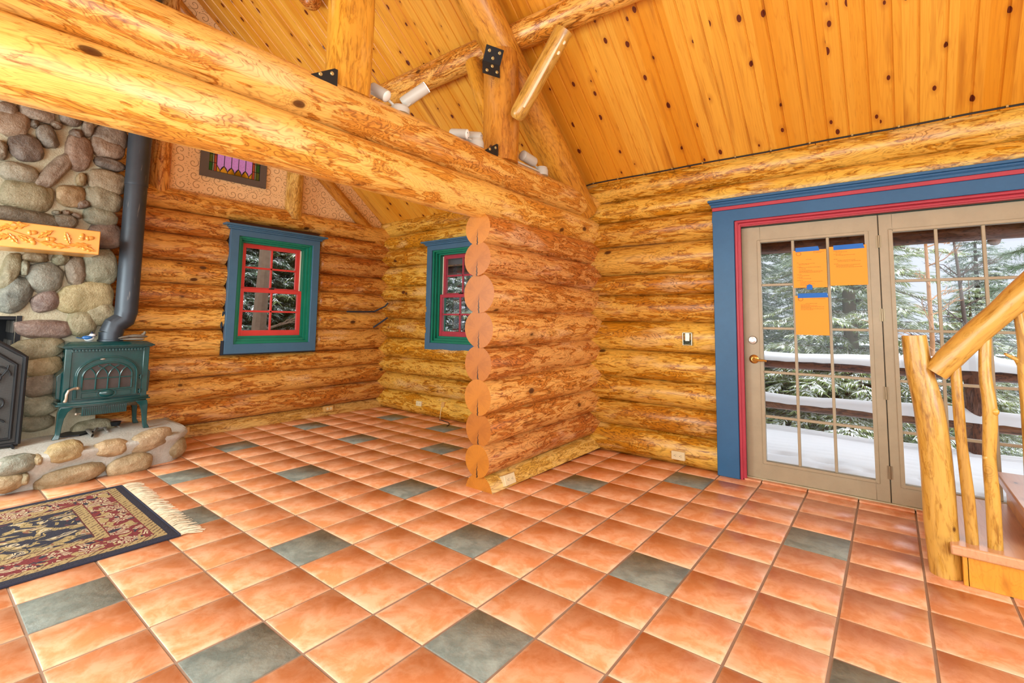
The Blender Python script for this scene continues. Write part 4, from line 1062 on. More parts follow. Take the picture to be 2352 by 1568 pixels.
for z in (0.70, 0.575):
    mb = MB(); mb.tube([G((0.232, z-0.018, 0.010)), G((0.232, z+0.018, 0.010))], 0.008, 8); mb.cbox((0.218, z, 0.008), (0.03, 0.012, 0.008), Fs); S(mb, 'hinge', parent=door)
# legs, ash pan
for sgn in (-1, 1):
    for dz, k in ((-0.015, 1), (-0.30, 0)):
        mb = MB()
        prof = [(0.245, 0.49, 0.052), (0.268, 0.45, 0.036), (0.278, 0.40, 0.026), (0.283, 0.34, 0.021), (0.287, 0.28, 0.019), (0.297, 0.250, 0.024), (0.300, 0.241, 0.026)]
        vs = []; fs = []
        for x, z, wd in prof:
            for ddx, ddz in ((-1, -1), (1, -1), (1, 1), (-1, 1)): vs.append(G((sgn*x+ddx*wd*0.85, z, dz+(0.012*(0.49-z)/0.25 if k else -0.012*(0.49-z)/0.25)+ddz*wd*0.7)))
        for i in range(len(prof)-1):
            for j in range(4): j2 = (j+1) % 4; fs.append((i*4+j, i*4+j2, i*4+4+j2, i*4+4+j))
        fs += [(3, 2, 1, 0), tuple(range(len(vs)-4, len(vs)))]
        mb.add(vs, fs); S(mb, 'leg', bevel=0.004)
mb = MB()
mb.box((-0.150, 0.405, -0.22), (0.150, 0.484, 0.0), Fs)
for k in range(24): mb.cbox((-0.143+k*0.0124, 0.4445, 0.003), (0.0055, 0.076, 0.008), Fs)
pan = S(mb, 'ash_pan', bevel=0.0015)
mb = MB(); mb.tube([G((-0.15, 0.425, -0.02)), G((-0.178, 0.425, -0.015))], 0.006, 8); mb.ball((-0.182, 0.425, -0.014), (0.012, 0.014, 0.014), Fs, 12, 8); S(mb, 'knob', 'pewter', pan)

# stovepipe
t = NT('matte_blue_black_pipe'); o = t.obj(); nz = t.noise(o, 6, 4, 0.6); n2 = t.noise(t.vmath('MULTIPLY', o, (60, 60, 6)), 1, 3)
M['pipe'] = t.done(t.mix(t.ramp(n2, [(0.66, 0.0), (0.74, 0.5)]), t.mix(nz, s2l(48, 56, 66), s2l(70, 78, 88)), s2l(150, 146, 140)), 0.42, Metallic=0.35)
M['ash_streak'] = plain('pale_ash_streak', (176, 166, 150), 0.8, var=0.3, sc=40)
pp = thing('stovepipe', 'matte blue-black stovepipe with angled elbow rising from the green stove', 'stovepipe', (-4.0, -0.15, 1.02))
A, B_, D_ = V((-4.03, -0.150, 1.018)), V((-4.03, -0.148, 1.09)), V((-4.03, -0.052, 1.255))
mb = MB(); mb.tube([A, A+V((0, 0, 0.012)), A+V((0, 0, 0.013)), B_], [0.092, 0.092, 0.085, 0.085], 32); mb.build('starter_collar', 'pipe', pp)
mb = MB(); mb.tube([B_-V((0, 0, 0.006)), B_+(D_-B_)*0.34+V((0, -0.012, 0.012)), D_-(D_-B_)*0.22+V((0, 0.008, -0.01)), D_+V((0, 0, 0.03))], [0.087, 0.086, 0.086, 0.086], 32); el = mb.build('elbow', 'pipe', pp, angle=20)
mb = MB(); mb.tube([B_+V((0, 0, 0.0)), B_+V((0, 0, 0.006))], 0.0885, 32); mb.tube([D_+V((0, 0, 0.018)), D_+V((0, 0, 0.030))], 0.0885, 32); mb.build('elbow_band', 'pipe', pp)
mb = MB(); mb.tube([D_, V((-4.03, -0.052, 2.46)), V((-4.03, -0.052, 2.47))], [0.085, 0.085, 0.084], 36); mb.build('lower_pipe', 'pipe', pp)
mb = MB(); mb.tube([V((-4.03, -0.052, 2.45)), V((-4.03, -0.052, 2.462)), V((-4.03, -0.052, 2.48)), V((-4.03, -0.052, 4.55))], [0.0895, 0.0905, 0.0885, 0.0885], 36); mb.build('upper_pipe', 'pipe', pp)

# porcelain jay on the stove top
M['porc_white'] = plain('white_porcelain', (228, 232, 236), 0.12, var=0.05); M['porc_blue'] = plain('blue_porcelain', (46, 104, 170), 0.12, var=0.3, sc=60); M['porc_dark'] = plain('dark_blue_porcelain', (38, 50, 78), 0.15)
p0 = on_plane(203, 777, 0, -3.95)
jay = thing('porcelain_bird', 'small blue and white porcelain jay perched on the stove', 'figurine', (p0.x, p0.y, 1.018))
FJ = frame(V((0, 1, 0)), V((-1, 0, 0)), V((0, 0, 1)), V((-3.98, p0.y+0.01, 1.018)))
mb = MB(); mb.ball((0, 0, 0.026), (0.036, 0.022, 0.026), FJ, 20, 12); mb.ball((0.020, 0, 0.050), (0.022, 0.018, 0.021), FJ, 18, 10); mb.build('body', 'porc_white', jay)
mb = MB(); mb.ball((-0.012, -0.014, 0.032), (0.034, 0.012, 0.017), FJ, 16, 8); mb.ball((-0.012, 0.014, 0.032), (0.034, 0.012, 0.017), FJ, 16, 8); mb.build('wing', 'porc_blue', jay)
mb = MB(); mb.tube([FJ @ V(q) for q in ((-0.030, 0, 0.026), (-0.055, 0, 0.027), (-0.085, 0, 0.034))], [0.011, 0.009, 0.007], 8, squash=0.4); mb.build('tail', 'porc_blue', jay)
mb = MB(); mb.ball((0.020, 0, 0.062), (0.016, 0.013, 0.013), FJ, 12, 8); mb.lathe([(0.010, 0.066), (0.006, 0.078), (0.001, 0.086)], FJ @ Matrix.Translation((0.016, 0, 0)), 10); mb.tube([FJ @ V((0.020+0.019*math.cos(a), 0.019*math.sin(a), 0.042)) for a in [2*PI*k/20 for k in range(21)]], 0.003, 6); mb.build('crest_and_collar', 'porc_dark', jay)
mb = MB(); mb.lathe([(0.005, 0), (0.001, 0.014)], FJ @ Matrix.Translation((0.040, 0, 0.051)) @ Matrix.Rotation(PI/2, 4, 'Y'), 8); mb.build('beak', 'porc_dark', jay)
# work gloves on the stove top
M['glove'] = plain('worn_grey_leather', (112, 104, 94), 0.8, var=0.35, sc=40); M['glove_cuff'] = plain('pale_glove_cuff', (156, 148, 138), 0.8)
p0 = on_plane(308, 776, 0, -3.95)
glv = thing('work_gloves', 'worn grey work gloves folded together on the stove top', 'gloves', (-3.95, p0.y, 1.018))
FG_ = frame(V((0, 1, 0)), V((-1, 0, 0)), V((0, 0, 1)), V((-3.96, p0.y, 1.018)))
def blob(pts, rad, sq, name, mat):
    mb = MB(); mb.tube([FG_ @ V(q) for q in pts], rad, 14, squash=sq); o = mb.build(name, mat, glv); return o
blob([(-0.10, 0, 0.012), (-0.06, 0.005, 0.014), (0.0, 0, 0.014), (0.06, 0, 0.013), (0.075, 0, 0.012)], [0.006, 0.028, 0.036, 0.034, 0.02], 0.30, 'lower_glove', 'glove_cuff')
blob([(-0.095, 0, 0.030), (-0.05, 0.004, 0.036), (0.0, 0, 0.042), (0.05, 0, 0.040), (0.085, 0, 0.036), (0.10, 0, 0.034)], [0.010, 0.028, 0.036, 0.036, 0.026, 0.012], 0.42, 'upper_glove', 'glove')
for k in range(4): blob([(-0.05, -0.024+k*0.016, 0.036), (-0.085, -0.028+k*0.018, 0.032), (-0.108-0.006*(k % 2), -0.030+k*0.019, 0.024)], [0.011, 0.010, 0.006], 0.8, 'finger', 'glove')
blob([(0.06, 0, 0.045), (0.078, 0, 0.064), (0.080, 0, 0.082)], [0.018, 0.015, 0.010], 0.8, 'thumb', 'glove')
# fireplace tool and ash scraps under the stove
M['old_iron'] = plain('ash_grey_iron', (136, 132, 126), 0.6, 0.3, var=0.3)
tl = thing('iron_bracket', 'ash-grey cast iron lifting bracket lying under the stove', 'iron bracket', (-3.84, -0.20, HZ))
P_ = lambda px, py: on_plane(px, py, 2, HZ+0.016)
mb = MB(); mb.tube([P_(172, 960), P_(200, 985), P_(212, 1000), P_(222, 984), P_(240, 982), P_(246, 990)], [0.014, 0.020, 0.022, 0.018, 0.012, 0.008], 8, squash=0.6); mb.build('bracket_bar', 'old_iron', tl)
mb = MB(); mb.tube([P_(205, 990), P_(235, 984), P_(262, 974), P_(274, 980)], [0.010, 0.009, 0.007, 0.006], 8, squash=0.7); mb.build('bracket_handle', 'old_iron', tl)
ash = thing('metal_plate', 'flat blackened metal plate lying on the hearth beneath the stove', 'metal plate', (-3.98, -0.25, HZ))
mb = MB(); mb.prism([(-3.93, -0.44), (-3.90, -0.33), (-3.98, -0.22), (-4.10, -0.20), (-4.13, -0.36), (-4.04, -0.44)], HZ-0.002, HZ+0.010); mb.build('plate', 'iron', ash)
mb = MB(); mb.tube([(-4.05, -0.06, HZ+0.02), (-4.05, -0.06, HZ+0.055)], [0.03, 0.04], 12)
tag(mb.build('iron_cup', 'iron'), 'small black iron cup standing under the ash pan', 'cup')

# ------------------------------------------------------------------ fringed rug
def rug_mat():
    t = NT('patterned_rug_pile'); o = t.obj(); s = t.sep(o)
    HX, HY = 0.62, 1.15
    ax = t.math('SUBTRACT', HX, t.math('ABSOLUTE', s[0])); ay = t.math('SUBTRACT', HY, t.math('ABSOLUTE', s[1]))
    d = t.math('MINIMUM', ax, ay)
    n1 = t.noise(o, 120, 3, 0.7); warp = t.noise(o, 9, 2, 0.5)
    wv = t.new('ShaderNodeTexNoise'); t.put(wv.inputs['Vector'], o); wv.inputs['Scale'].default_value = 7.0
    dv = t.vmath('MULTIPLY', t.vmath('SUBTRACT', wv.outputs['Color'], (0.5, 0.5, 0.5)), (0.20, 0.20, 0.0))
    pw = t.vmath('ADD', o, dv)
    navy, tan, cream, wine, olive = s2l(38, 40, 58), s2l(178, 156, 106), s2l(206, 192, 158), s2l(124, 40, 44), s2l(132, 116, 78)
    # field: tan scrolling motifs on navy
    m1 = t.noise(t.vmath('MULTIPLY', pw, (1.0, 0.75, 1)), 14.0, 1.5, 0.4, 1.2)
    v1 = t.voro(pw, 8.0, 0.8, dim='2D').outputs['Distance']
    ribs = t.math('PINGPONG', t.math('MULTIPLY', t.math('ADD', v1, t.math('MULTIPLY', m1, 0.6)), 7.0), 0.5)
    f1 = t.math('GREATER_THAN', m1, 0.53)
    field = t.mix(f1, navy, t.mix(t.math('GREATER_THAN', ribs, 0.3), tan, olive))
    field = t.mix(t.math('MULTIPLY', t.math('LESS_THAN', v1, 0.22), t.math('GREATER_THAN', ribs, 0.22)), field, cream)
    field = t.mix(t.math('MULTIPLY', t.math('GREATER_THAN', t.noise(pw, 16, 1), 0.66), 0.6), field, wine)
    # border: palmettes on wine red
    v2 = t.voro(pw, 9.5, 0.55, dim='2D'); dd = t.sep(t.vmath('SUBTRACT', pw, v2.outputs['Position']))
    pet = t.math('PINGPONG', t.math('MULTIPLY', t.math('ARCTAN2', dd[1], dd[0]), 1.75), 0.5)
    r2 = v2.outputs['Distance']
    flower = t.math('MULTIPLY', t.math('LESS_THAN', r2, 0.42), t.math('GREATER_THAN', pet, 0.22))
    bord = t.mix(flower, wine, cream)
    bord = t.mix(t.math('LESS_THAN', r2, 0.12), bord, wine)
    leafb = t.math('GREATER_THAN', t.noise(pw, 13.0, 1, 0.4, 1.0), 0.57)
    bord = t.mix(t.math('MULTIPLY', leafb, t.math('GREATER_THAN', r2, 0.42)), bord, tan)
    bord = t.mix(t.math('MULTIPLY', t.math('GREATER_THAN', t.noise(pw, 20.0, 1), 0.62), t.math('GREATER_THAN', r2, 0.3)), bord, navy)
    zig = t.math('GREATER_THAN', t.math('PINGPONG', t.math('MULTIPLY', t.math('ADD', s[0], s[1]), 26.0), 0.5), 0.36)
    guard = t.mix(t.math('MULTIPLY', zig, t.math('GREATER_THAN', t.noise(o, 40, 2), 0.47)), tan, s2l(96, 62, 48))
    def band(col, lo, nxt): return t.mix(t.math('GREATER_THAN', d, lo), col, nxt)
    dj = t.math('ADD', d, 0)
    col = band(navy, 0.048, guard); col = band(col, 0.098, wine); col = band(col, 0.104, bord)
    col = band(col, 0.255, s2l(120, 44, 40)); col = band(col, 0.262, guard); col = band(col, 0.315, s2l(90, 36, 36)); col = band(col, 0.322, field)
    col = t.mix(t.math('MULTIPLY', n1, 0.35), col, (0.02, 0.02, 0.022))
    return t.done(col, 0.95, n1, 0.8, 0.006)
M['rug'] = rug_mat(); M['fringe'] = plain('cream_fringe_yarn', (222, 210, 184), 0.95, var=0.25, sc=30); M['rug_edge'] = plain('navy_rug_binding', (40, 44, 62), 0.95, var=0.3, sc=80)
RW = Matrix.Translation((-2.395, -1.395, 0)) @ Matrix.Rotation(-0.012, 4, 'Z')
rug = thing('rug', 'navy, wine and tan patterned rug with cream fringe', 'rug', (-2.395, -1.395, 0)); rug.matrix_basis = RW; PM[rug.name] = RW
mb = MB(); NX, NY = 40, 74; hx, hy = 0.62, 1.15
idx = {}
for i in range(NX+1):
    for j in range(NY+1):
        x, y = -hx+2*hx*i/NX, -hy+2*hy*j/NY
        e = min(hx-abs(x), hy-abs(y))
        idx[i, j] = len(mb.v); mb.v.append((x+0.006*noise.noise((y*3, 1, 7)), y, 0.012+0.004*noise.noise((x*5, y*5, 2)) if e > 0.005 else 0.007))
for i in range(NX):
    for j in range(NY): mb.f.append((idx[i, j], idx[i+1, j], idx[i+1, j+1], idx[i, j+1])); mb.mi.append(0)
mb.build('pile', 'rug', rug, RW, angle=80)
mb = MB()
for sgn in (-1, 1):
    mb.tube([(sgn*hx+0.006*noise.noise((y*3, 1, 7)), y, 0.006) for y in [-hy+2*hy*k/60 for k in range(61)]], 0.007, 6)
    mb.tube([(-hx+2*hx*k/20, sgn*hy, 0.006) for k in range(21)], 0.006, 6)
mb.build('binding', 'rug_edge', rug, RW)
rr = random.Random(3); mb = MB()
for k in range(330):
    x = -hx+2*hx*(k+rr.random())/330; L = rr.uniform(0.07, 0.125); dx = rr.uniform(-0.03, 0.03)+0.012*math.sin(x*14); z = rr.uniform(0.003, 0.014)
    pts = [(x, hy-0.002, 0.006), (x+dx*0.3, hy+L*0.35, z+0.004), (x+dx*0.7+rr.uniform(-.006, .006), hy+L*0.7, z), (x+dx*1.2, hy+L, 0.003)]
    mb.tube(pts, [0.0028, 0.0032, 0.003, 0.0015], 5)
mb.build('fringe', 'fringe', rug, RW, fix=False)

# ------------------------------------------------------------------ log staircase
def bent_log(name, pts, rad, mat, parent=None, n=26, seed=1, end=None, rough=0.05):
    """log with a natural crook through the given points"""
    P = [V(p) for p in pts]; N = 44; sp = []; rd = []
    for k in range(N+1):
        f = k/N*(len(P)-1); i = min(int(f), len(P)-2); u = f-i
        a, b_, c, d = P[max(i-1, 0)], P[i], P[i+1], P[min(i+2, len(P)-1)]
        sp.append(0.5*((2*b_)+(c-a)*u+(2*a-5*b_+4*c-d)*u*u+(3*b_-a-3*c+d)*u**3)); rd.append(rad[i]+(rad[i+1]-rad[i])*u)
    W = axis_frame(P[0], P[-1]); Wi = W.inverted()
    mb = MB(); mb.tube([Wi @ q for q in sp], rd, n, caps=True)
    c_ = [Wi @ q for q in sp]
    for i in range(N+1):
        for j in range(n):
            k = i*n+j; q = V(mb.v[k]); a = 2*PI*j/n
            d = noise.noise((c_[i].x*2.2+seed*3, math.cos(a)*0.8, math.sin(a)*0.8+seed))*rough+noise.noise((c_[i].x*9, math.cos(a)*2, math.sin(a)*2+seed))*rough*0.4
            mb.v[k] = tuple(c_[i]+(q-c_[i])*(1+d))
    if end: mb.mi[-1] = mb.mi[-2] = 1
    return mb.build(name, [mat, end] if end else mat, parent, W, angle=50)
nw = bent_log('newel_post', [(1.640, 2.02, 0.0), (1.628, 2.02, 0.25), (1.624, 2.02, 0.55), (1.610, 2.02, 0.80), (1.578, 2.02, 1.02), (1.564, 2.02, 1.195)], [0.066, 0.068, 0.067, 0.065, 0.058, 0.052], 'log_cedar', seed=3, end='end_gold')
tag(nw, 'thick golden cedar newel post bowed like a trunk, before the glass doors', 'newel post')
hr = bent_log('handrail_log', [(1.640, 2.0, 1.005), (1.70, 2.0, 1.085), (1.80, 2.0, 1.21), (1.90, 2.0, 1.325), (1.99, 2.0, 1.43), (2.3, 2.0, 1.80), (2.7, 2.0, 2.2)], [0.052, 0.058, 0.056, 0.055, 0.062, 0.06, 0.06], 'log_cedar', seed=5, end='end_gold')
tag(hr, 'slanting golden cedar log handrail rising from the newel post', 'handrail')
b1 = bent_log('baluster', [(1.741, 2.0, 0.185), (1.737, 2.0, 0.40), (1.724, 2.0, 0.66), (1.720, 2.0, 0.86), (1.718, 2.0, 1.10)], [0.024, 0.025, 0.022, 0.023, 0.022], 'log_cedar', seed=7, n=18)
tag(b1, 'slender peeled branch baluster next to the newel post', 'baluster')
b2 = bent_log('baluster', [(1.822, 2.0, 0.185), (1.824, 2.0, 0.42), (1.821, 2.0, 0.60), (1.834, 2.0, 0.83), (1.826, 2.0, 1.02), (1.838, 2.0, 1.24)], [0.028, 0.028, 0.026, 0.028, 0.024, 0.023], 'log_cedar', seed=9, n=18)
tag(b2, 'knobbly crooked branch baluster, second one up the stair', 'baluster')
mb = MB(); mb.ball((1.850, 1.985, 0.835), (0.016, 0.016, 0.018)); mb.ball((1.806, 1.985, 0.61), (0.010, 0.012, 0.012)); mb.build('knot', 'log_cedar', b2)
b3 = bent_log('baluster', [(1.965, 2.08, 0.365), (1.972, 2.08, 0.6), (1.972, 2.08, 0.85), (1.968, 2.07, 1.05), (1.972, 2.05, 1.17), (1.955, 2.02, 1.36)], [0.024, 0.024, 0.022, 0.021, 0.022, 0.019], 'log_cedar', seed=11, n=18)
tag(b3, 'forked branch baluster standing on the second stair tread', 'baluster')
mb = MB(); mb.tube([(1.966, 2.08, 1.05), (1.945, 2.06, 1.09), (1.905, 2.04, 1.115)], [0.014, 0.010, 0.006], 10); mb.build('side_twig', 'log_cedar', b3)
stt = thing('staircase', 'wooden stair with thick plank treads beside the glass doors', 'staircase', (1.9, 2.4, 0))
for i in range(4):
    x = 1.655+0.28*i; z = 0.185*(i+1); y0 = 1.915 if i == 0 else 2.055
    mb = MB(); mb.box((x, y0, z-0.048), (x+0.33, 2.86, z)); mb.build('tread', 'tread', stt, bevel=0.008)
    mb = MB(); mb.box((x+0.042, y0+0.02 if i == 0 else y0+0.02, z-0.185), (x+0.064, 2.86, z-0.048)); mb.build('riser', 'pine', stt, bevel=0.002)
mb = MB(); mb.prism([(1.712, 0.0), (1.925, 0.0), (2.12, 0.137), (1.712, 0.137)], -1.965, -1.935, frame(V((1, 0, 0)), V((0, 0, 1)), V((0, -1, 0)), V((0, 0, 0)))); mb.build('skirt_board', 'pine', stt, bevel=0.002)
mb = MB(); mb.prism([(1.93, 0.0), (2.9, 0.0), (2.9, 0.40), (2.12, 0.137)], -1.965, -1.935, frame(V((1, 0, 0)), V((0, 0, 1)), V((0, -1, 0)), V((0, 0, 0)))); mb.build('skirt_board', 'pine', stt, bevel=0.002)

# ------------------------------------------------------------------ outlets and small wall fittings
M['ivory'] = plain('ivory_plastic', (226, 212, 172), 0.35, var=0.04); M['tanplate'] = plain('tan_outlet_box', (206, 160, 92), 0.5, var=0.08); M['slot'] = plain('dark_slot', (40, 34, 28), 0.8)
def outlet(loc, nrm, label, w_=0.115, h_=0.07, duplex=True, box='ivory', tilt=0.0, name='wall_outlet', cat='electrical outlet'):
    z = V(nrm).normalized(); x = V((0, 0, 1)).cross(z).normalized(); y = z.cross(x)
    F = frame(x, y, z, V(loc)) @ Matrix.Rotation(tilt, 4, 'X')
    r = thing(name, label, cat, loc)
    mb = MB(); mb.box((-w_/2, -h_/2, -0.05), (w_/2, h_/2, 0.006), F); mb.build('cover_plate', box, r, bevel=0.003)
    if duplex:
        for sx_ in (-0.024, 0.024):
            mb = MB(); mb.lathe([(0.016, 0.004), (0.0165, 0.009)], F @ Matrix.Translation((sx_, 0, 0)), 20); rc = mb.build('receptacle', 'ivory', r)
            mb = MB()
            for dx, dy, wx, hy_ in ((0.004, 0.006, 0.008, 0.002), (0.004, -0.006, 0.008, 0.002), (-0.007, 0, 0.005, 0.005)): mb.cbox((sx_+dx, dy, 0.009), (wx, hy_, 0.002), F)
            mb.build('slot', 'slot', rc)
    return r, F
outlet((-4.255, 0.53, 0.075), (1, 0, 0.12), 'tan-framed outlet in the pale base log right by the stone hearth', 0.13, 0.072, box='tanplate')
outlet((-4.265, 2.16, 0.085), (1, 0, 0.12), 'tan-framed outlet low in the pale base log below the red-sashed window', 0.12, 0.066, box='tanplate')
outlet((-3.415, 2.922, 0.15), (0, -1, 0.05), 'ivory outlet in the gold log below the alcove window', 0.10, 0.062)
outlet((-0.031, 2.922, 0.095), (0, -1, -0.05), 'ivory outlet low in the gold wall beside the blue door casing', 0.115, 0.072)
outlet((-0.835, 1.585, 0.058), (1, 0, 0.35), 'ivory outlet in the base log at the sawn end of the partition', 0.125, 0.075)
ph, F = outlet((-2.985, 2.94, 0.185), (0, -1, 0.25), 'small tan telephone jack with a cord hanging to the floor', 0.055, 0.065, False, 'tanplate', name='phone_jack', cat='phone jack')
mb = MB(); mb.tube([(-2.985, 2.925, 0.16), (-2.987, 2.905, 0.10), (-2.988, 2.90, 0.02), (-2.96, 2.88, 0.006), (-2.90, 2.89, 0.006)], 0.003, 6); mb.build('cord', 'ivory', ph)
mb = MB(); mb.tube([(-2.98, 2.88, 0.007), (-2.93, 2.87, 0.012), (-2.86, 2.86, 0.008), (-2.78, 2.84, 0.010), (-2.70, 2.78, 0.008), (-2.66, 2.70, 0.007)], 0.005, 7)
tag(mb.build('floor_cable', 'cable'), 'thin black cable curling on the tiles near the phone jack', 'cable')
ckt = thing('switch_box', 'bare metal switch box with exposed wiring on the gold log wall', 'switch box', (0.064, 2.93, 1.105))
M['galv'] = plain('galvanised_metal', (176, 174, 160), 0.3, 0.8, var=0.3, sc=40); M['wire_dark'] = plain('dark_green_device', (58, 70, 56), 0.5)
mb = MB(); ring(mb, 0.022, 0.106, 1.050, 1.160, 0.006, 0.006, 0.006, 0.006, 2.92, 2.975); mb.box((0.024, 2.955, 1.05), (0.104, 2.975, 1.16)); mb.build('metal_box', 'galv', ckt, bevel=0.002)
mb = MB(); mb.box((0.044, 2.922, 1.085), (0.084, 2.95, 1.158)); mb.build('switch_body', 'galv', ckt, bevel=0.003)
mb = MB(); mb.box((0.030, 2.93, 1.06), (0.098, 2.955, 1.095)); mb.tube([(0.035, 2.93, 1.08), (0.06, 2.918, 1.068), (0.095, 2.93, 1.09)], 0.005, 7); mb.build('wiring', 'wire_dark', ckt)

# ------------------------------------------------------------------ orange notices taped on the first door leaf
M['paper'] = plain('bright_orange_paper', (255, 166, 62), 0.8, var=0.02); M['tape'] = plain('blue_masking_tape', (22, 108, 204), 0.6, var=0.08); M['print'] = plain('grey_print', (168, 104, 44), 0.8)
YN = 2.990
def notice(x0, x1, z0, z1, label, tp, lines, logo=True, skew=0.0):
    r = thing('paper_notice', label, 'notice', ((x0+x1)/2, YN, z0))
    mb = MB(); N = 8; vs = []
    for k in range(N+1):
        x = x0+(x1-x0)*k/N; y = YN-0.002*math.sin(PI*k/N)
        vs += [(x, y, z0), (x, y, z1), (x, y+0.0006, z1), (x, y+0.0006, z0)]
    fs = [(4*k+j, 4*k+4+j, 4*k+4+(j+1) % 4, 4*k+(j+1) % 4) for k in range(N) for j in range(4)]+[(0, 1, 2, 3), (4*N+3, 4*N+2, 4*N+1, 4*N)]
    mb.add(vs, fs)
    mb.build('sheet', 'paper', r)
    mb = MB()
    W_, H_ = x1-x0, z1-z0
    for fx, fz, L in lines:
        n = max(2, int(L*W_/0.012)); rr = random.Random(int(fx*99+fz*999))
        xx = x0+fx*W_
        while xx < x0+(fx+L)*W_:
            wd = rr.uniform(0.004, 0.014); mb.cbox((xx+wd/2, YN-0.0028, z1-fz*H_), (wd, 0.0006, 0.0022)); xx += wd+0.003
    mb.build('printed_text', 'print', r)
    if logo:
        mb = MB(); cx_, cz_ = x0+0.18*W_, z1-0.09*H_; mb.tube([(cx_+0.016*math.cos(2*PI*k/20), YN-0.0028, cz_+0.013*math.sin(2*PI*k/20)) for k in range(21)], 0.0013, 5); mb.build('printed_seal', 'print', r)
    ta, tb, tz0, tz1 = tp
    mb = MB(); mb.add([(ta, YN-0.004, tz0), (tb, YN-0.004, tz0+0.002), (tb-0.008, YN-0.004, tz1), (ta, YN-0.004, tz1-0.003), (ta, YN-0.0030, tz0), (tb, YN-0.0030, tz0+0.002), (tb-0.008, YN-0.0030, tz1), (ta, YN-0.0030, tz1-0.003)], [(0, 1, 2, 3), (7, 6, 5, 4), (0, 3, 7, 4), (1, 5, 6, 2), (0, 4, 5, 1), (3, 2, 6, 7)]); mb.build('tape', 'tape', r)
notice(0.880, 1.103, 1.530, 1.822, 'orange notice just inside the door, many lines of print, above the lowest notice', (0.900, 1.060, 1.812, 1.848), [(0.4, 0.25, 0.16), (0.12, 0.33, 0.05), (0.18, 0.36, 0.45), (0.18, 0.385, 0.3), (0.12, 0.44, 0.1), (0.18, 0.46, 0.65), (0.18, 0.50, 0.2), (0.18, 0.54, 0.4), (0.18, 0.57, 0.7), (0.18, 0.595, 0.6), (0.12, 0.65, 0.14), (0.18, 0.68, 0.3), (0.12, 0.73, 0.14), (0.18, 0.76, 0.35), (0.12, 0.81, 0.14), (0.2, 0.84, 0.65), (0.2, 0.87, 0.3), (0.2, 0.90, 0.4), (0.2, 0.93, 0.3), (0.62, 0.05, 0.3), (0.62, 0.08, 0.25)])
notice(1.122, 1.352, 1.540, 1.835, 'orange notice nearest the door hinges, sparse print and wide blue tape', (1.150, 1.340, 1.808, 1.846), [(0.12, 0.06, 0.4), (0.12, 0.12, 0.15), (0.18, 0.15, 0.3), (0.12, 0.2, 0.16), (0.18, 0.23, 0.5), (0.12, 0.33, 0.1), (0.22, 0.36, 0.45), (0.22, 0.39, 0.62), (0.12, 0.45, 0.1), (0.18, 0.48, 0.6), (0.18, 0.51, 0.45), (0.18, 0.54, 0.68)], logo=False)
notice(0.884, 1.104, 1.165, 1.468, 'lower orange notice, hanging alone under the other two', (0.905, 1.106, 1.450, 1.488), [(0.48, 0.05, 0.25), (0.48, 0.08, 0.42), (0.33, 0.2, 0.32), (0.18, 0.235, 0.25), (0.18, 0.26, 0.45), (0.18, 0.285, 0.66), (0.18, 0.31, 0.3), (0.18, 0.335, 0.66), (0.18, 0.36, 0.35)])
mb = MB(); mb.prism([(0.968, 1.515), (1.006, 1.512), (1.006, 1.545), (0.996, 1.552), (0.985, 1.556), (0.968, 1.546)], -(YN-0.006), -(YN-0.007), frame(V((1, 0, 0)), V((0, 0, 1)), V((0, -1, 0)), V((0, 0, 0))))
tag(mb.build('tape_square', 'tape'), 'small square of blue masking tape between the two stacked notices', 'tape')

# ------------------------------------------------------------------ snowy deck, porch and woods outside
t = NT('fresh_snow'); o = t.obj(); nz = t.noise(o, 3, 5, 0.55); n2 = t.noise(o, 50, 3, 0.6)
M['snow'] = t.done(t.mix(nz, (0.80, 0.83, 0.88), (0.90, 0.92, 0.95)), 0.75, t.math('ADD', nz, t.math('MULTIPLY', n2, 0.15)), 0.25, 0.02)
mb = MB(); NX, NY = 150, 46; x0, x1, y0, y1 = -6.0, 5.5, 3.21, 5.36
prints = [(0.72, 3.62), (0.95, 3.92), (1.12, 3.60), (1.30, 3.86), (1.48, 3.62), (0.60, 3.98), (1.02, 3.72), (1.70, 3.9), (1.55, 3.45), (2.0, 3.7)]
pt = {}
for i in range(NX+1):
    for j in range(NY+1):
        x, y = x0+(x1-x0)*i/NX, y0+(y1-y0)*j/NY
        z = 0.015+0.02*noise.noise((x*1.3, y*1.3, 1))
        if y > 4.05: z += 0.017*math.sin((y-4.05)/0.145*2*PI)*min(1, (y-4.05)*4)
        z -= 0.05*max(0, 1-abs(y-3.62)/0.35)*0.4
        for px_, py_ in prints:
            d = ((x-px_)/0.12)**2+((y-py_)/0.06)**2
            if d < 1: z -= 0.07*(1-d)
        if j == NY: z -= 0.03
        pt[i, j] = len(mb.v); mb.v.append((x, y, z))
for i in range(NX):
    for j in range(NY): mb.f.append((pt[i, j], pt[i+1, j], pt[i+1, j+1], pt[i, j+1])); mb.mi.append(0)
mb.box((x0, y0, -0.22), (x1, y1, -0.08))
deck = mb.build('snow_covered_deck', 'snow', angle=80, fix=False); deck['kind'] = 'structure'
mb = MB(); NG = 60; pt = {}
for i in range(NG+1):
    for j in range(NG+1):
        x, y = -34+62*i/NG, -14+52*j/NG
        r_ = max(0, math.hypot(x-0.5, y-1)-6)
        pt[i, j] = len(mb.v); mb.v.append((x, y, -0.75-0.05*r_+0.35*noise.noise((x*0.25, y*0.25, 4))+max(0, r_-14)*0.16))
for i in range(NG):
    for j in range(NG): mb.f.append((pt[i, j], pt[i+1, j], pt[i+1, j+1], pt[i, j+1])); mb.mi.append(0)
g = mb.build('snowy_ground', 'snow', angle=80, fix=False); g['kind'] = 'structure'
